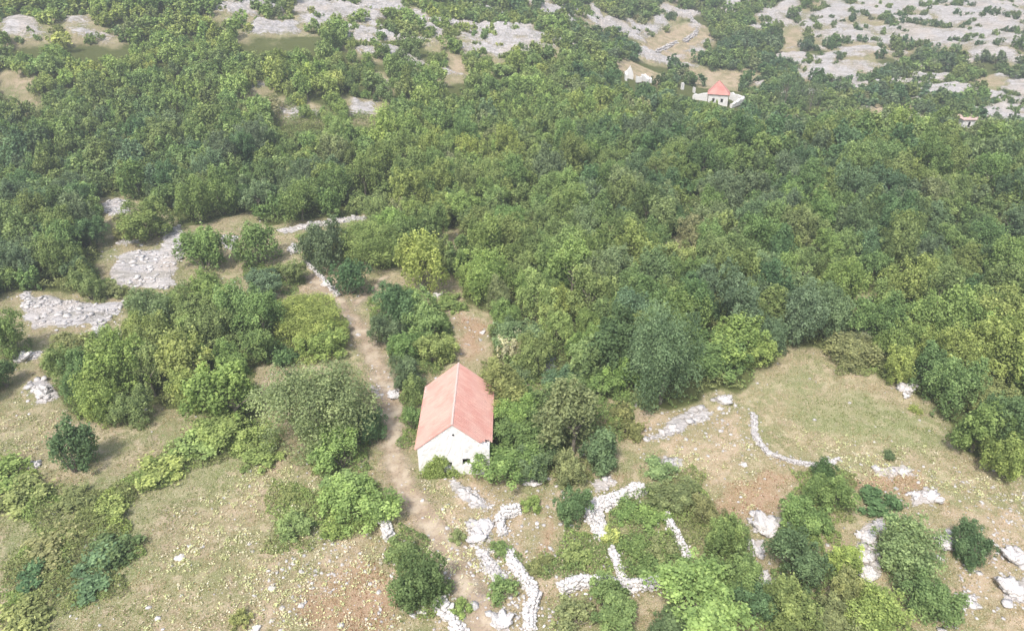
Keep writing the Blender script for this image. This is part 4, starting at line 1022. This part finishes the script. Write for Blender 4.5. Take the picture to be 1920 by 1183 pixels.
for (a, b_, z0, z1) in ((2.2, 2.85, .75, 1.35), (3.75, 4.4, 1.0, 1.75)):
    fr = bmesh.new(); box(fr, a-.06, b_+.06, .05, .5, z1, z1+.12); wn = bmobj("window", fr, M_WOODB, house)
    g_ = bmesh.new(); box(g_, a+.003, b_-.003, .46, .50, z0+.003, z1-.003); bmobj("dark_pane", g_, M_DARK, wn)
b = bmesh.new(); bmesh.ops.create_cone(b, cap_ends=True, segments=10, radius1=.09, radius2=.09, depth=.04); bmesh.ops.rotate(b, verts=b.verts, cent=(0, 0, 0), matrix=__import__('mathutils').Matrix.Rotation(math.pi/2, 3, 'X'))
bmobj("vent_hole", b, M_DARK, house, (HW/2+.05, -.02, 4.35))
# climbing plant on the front wall
n = 5200; cx_ = 1.75; u = hr.normal(0, .62, n); h_ = np.abs(hr.normal(0, 1.0, n)); k = (h_ < 3.1-np.abs(u)*1.1-1.3*vnoise(u*3+5, h_*0+2, 4)) & (fbm(u*2.2, h_*2.2, 2, 6) > .33) & ~((np.abs(u-.65) < .3) & (h_ > .75) & (h_ < 1.3)); u, h_ = u[k], h_[k]; n = len(u)
P = np.c_[HOUSE[0]+cx_+u*(1.3-.2*h_), HOUSE[1]-.05-hr.random(n)*.6*np.clip(1.6-h_*.5, .15, 1), hz+h_]
vme = blades(P, .085*hr.uniform(.6, 1.3, n), cols('yel', n, hr)*.5+cols('lime', n, hr)*.5, hr, .4)
ob = link("climbing_plant", mesh_np("climbing_plant", vme[0], np.arange(4*n).reshape(n, 4), [M_LEAFA], {"tint": ('FACE', 'FLOAT', vme[1]), "leafcol": ('FACE', 'FLOAT_COLOR', vme[2])}))
tag(ob, "yellow green climber growing up the white front gable of the house", "climbing plant")

# ------------------------------------------------------------------ far buildings
def rough_box_wall(bm, p0, p1, th, z0, h0, h1, r):
    """Ruined straight wall from p0 to p1 with a ragged top falling from h0 to h1."""
    p0 = np.array(p0, float); p1 = np.array(p1, float); L = np.hypot(*(p1-p0)); t = (p1-p0)/L; n = np.array([-t[1], t[0]])*th/2; k = max(3, int(L/.6))
    ring = []
    for i_ in range(k+1):
        q_ = p0+t*L*i_/k; hh = h0+(h1-h0)*i_/k+r.uniform(-.2, .2)
        ring.append([bm.verts.new((*(q_+n), z0)), bm.verts.new((*(q_-n), z0)), bm.verts.new((*(q_-n), z0+hh)), bm.verts.new((*(q_+n), z0+hh+r.uniform(-.1, .1)))])
    for a, c in zip(ring[:-1], ring[1:]):
        for s in range(4): bm.faces.new((a[s], c[s], c[(s+1) % 4], a[(s+1) % 4]))
    bm.faces.new(ring[0][::-1]); bm.faces.new(ring[-1])
M_ROOF2 = roof_mat("red_clay_tiles", (.55, .19, .17), (.58, .29, .26))
# red roofed house down in the valley
c = at(1345, 196, .0); z = float(macro(c[0], c[1]))-.2; s = proj(c[0], c[1], z)[2]/F
fh = link("distant_house", None, loc=(c[0], c[1], z)); fh.rotation_euler = (0, 0, -.25)
tag(fh, "distant white stone house with steep red hipped roof in the valley", "house")
hw_, hl_ = 18*s, 21*s; b = bmesh.new(); box(b, -hw_, hw_, 0, hl_*1.2, -1.5, 2.8); bmobj("wall", b, M_PLASTER, fh)
b = bmesh.new(); e = .35; q_ = [b.verts.new(p_) for p_ in ((-hw_-e, -e, 2.803), (hw_+e, -e, 2.803), (hw_+e, hl_*1.2+e, 2.803), (-hw_-e, hl_*1.2+e, 2.803), (-.3, hl_*.55, 6.0), (-.3, hl_*.8, 6.0))]
for f_ in ((0, 1, 4), (1, 2, 5, 4), (2, 3, 5), (3, 0, 4, 5), (0, 3, 2, 1)): b.faces.new([q_[i_] for i_ in f_])
bmobj("roof", b, M_ROOF2, fh)
for xx in (-1.2, 1.0):
    b = bmesh.new(); box(b, xx-.3, xx+.3, -.03, .02, .8, 1.7); bmobj("window", b, M_DARK, fh)
def ruin(name, lab, segs, z0off=-.3, seed=3, h=2.2):
    r = np.random.default_rng(seed); b = bmesh.new(); c = at(*segs[0][0]); z = float(macro(c[0], c[1]))+z0off
    for (p0, p1, h0, h1) in segs:
        a0, a1 = at(*p0)[:2]-c[:2], at(*p1)[:2]-c[:2]; rough_box_wall(b, a0, a1, .7, 0, h0, h1, r)
    tag(bmobj(name, b, M_PLASTER, None, (c[0], c[1], z)), lab, "ruin" if "ruin" in name else "stone wall")
ruin("ruined_wall", "pale yard wall running right from the distant red roofed house", [((1368,186),(1393,197),2.2,1.6), ((1393,197),(1370,203),1.6,1.0)])
ruin("ruined_wall", "pale yard wall left of the distant red roofed house", [((1298,186),(1326,190),1.5,2.2)])
def ruin_local(lab, px, py, segs, seed):
    r = np.random.default_rng(seed); c = at(px, py); z = float(macro(c[0], c[1]))-.6
    root = tag(link("ruined_house", None, loc=(c[0], c[1], z)), lab, "ruin")
    for (p0, p1, h0, h1) in segs:
        b = bmesh.new(); rough_box_wall(b, p0, p1, .55, 0, h0+.6, h1+.6, r); bmobj("wall", b, M_PLASTER, root)
ruin_local("low roofless ruin with one pointed gable left on bare soil", 1174, 152, [((0, 0), (0, 2.2), 1.6, 1.9), ((.3, 4), (1.5, 4), 1.5, 2.9), ((1.5, 4), (2.4, 4), 2.9, .9), ((2.7, .8), (4.2, 1.2), 1.1, .8), ((4.6, 3.4), (5.8, .2), .9, .6), ((5.4, 3.4), (6.6, .2), .8, .5)], 6)
ruin_local("slim white ruin fragments left of the distant red roofed house", 1277, 168, [((0, 0), (.7, .4), 1.9, 1.5)], 8)
ruin_local("small white ruin stub just left of the distant red roofed house", 1299, 174, [((0, 0), (.6, .2), 1.5, 1.1)], 9)
c = at(1803, 240); z = float(macro(c[0], c[1])); s = proj(c[0], c[1], z)[2]/F
fb = link("flat_roofed_barn", None, loc=(c[0], c[1], z)); tag(fb, "small flat roofed white barn among the trees at upper right", "barn")
b = bmesh.new(); box(b, 0, 33*s, 0, 4.5, -1.5, 2.0); bmobj("wall", b, M_PLASTER, fb)
b = bmesh.new(); box(b, -.3, 33*s+.3, -.3, 4.8, 2.003, 2.2); bmobj("roof", b, M_MORTAR, fb)
b = bmesh.new(); box(b, 10*s, 14*s, -.03, .02, .2, 1.5); bmobj("door", b, M_DARK, fb)

# ------------------------------------------------------------------ haze
b = bmesh.new(); box(b, -1700, 1700, -500, 2400, -40, 330)
g = G("haze"); pv_ = g.n("VolumePrincipled", {"Color": (.88, .94, 1, 1), "Density": .0013, "Anisotropy": .3}); g.t.links.new(pv_.outputs[0], g.out.inputs[1])
tag(bmobj("haze", b, g.m), kind="stuff")
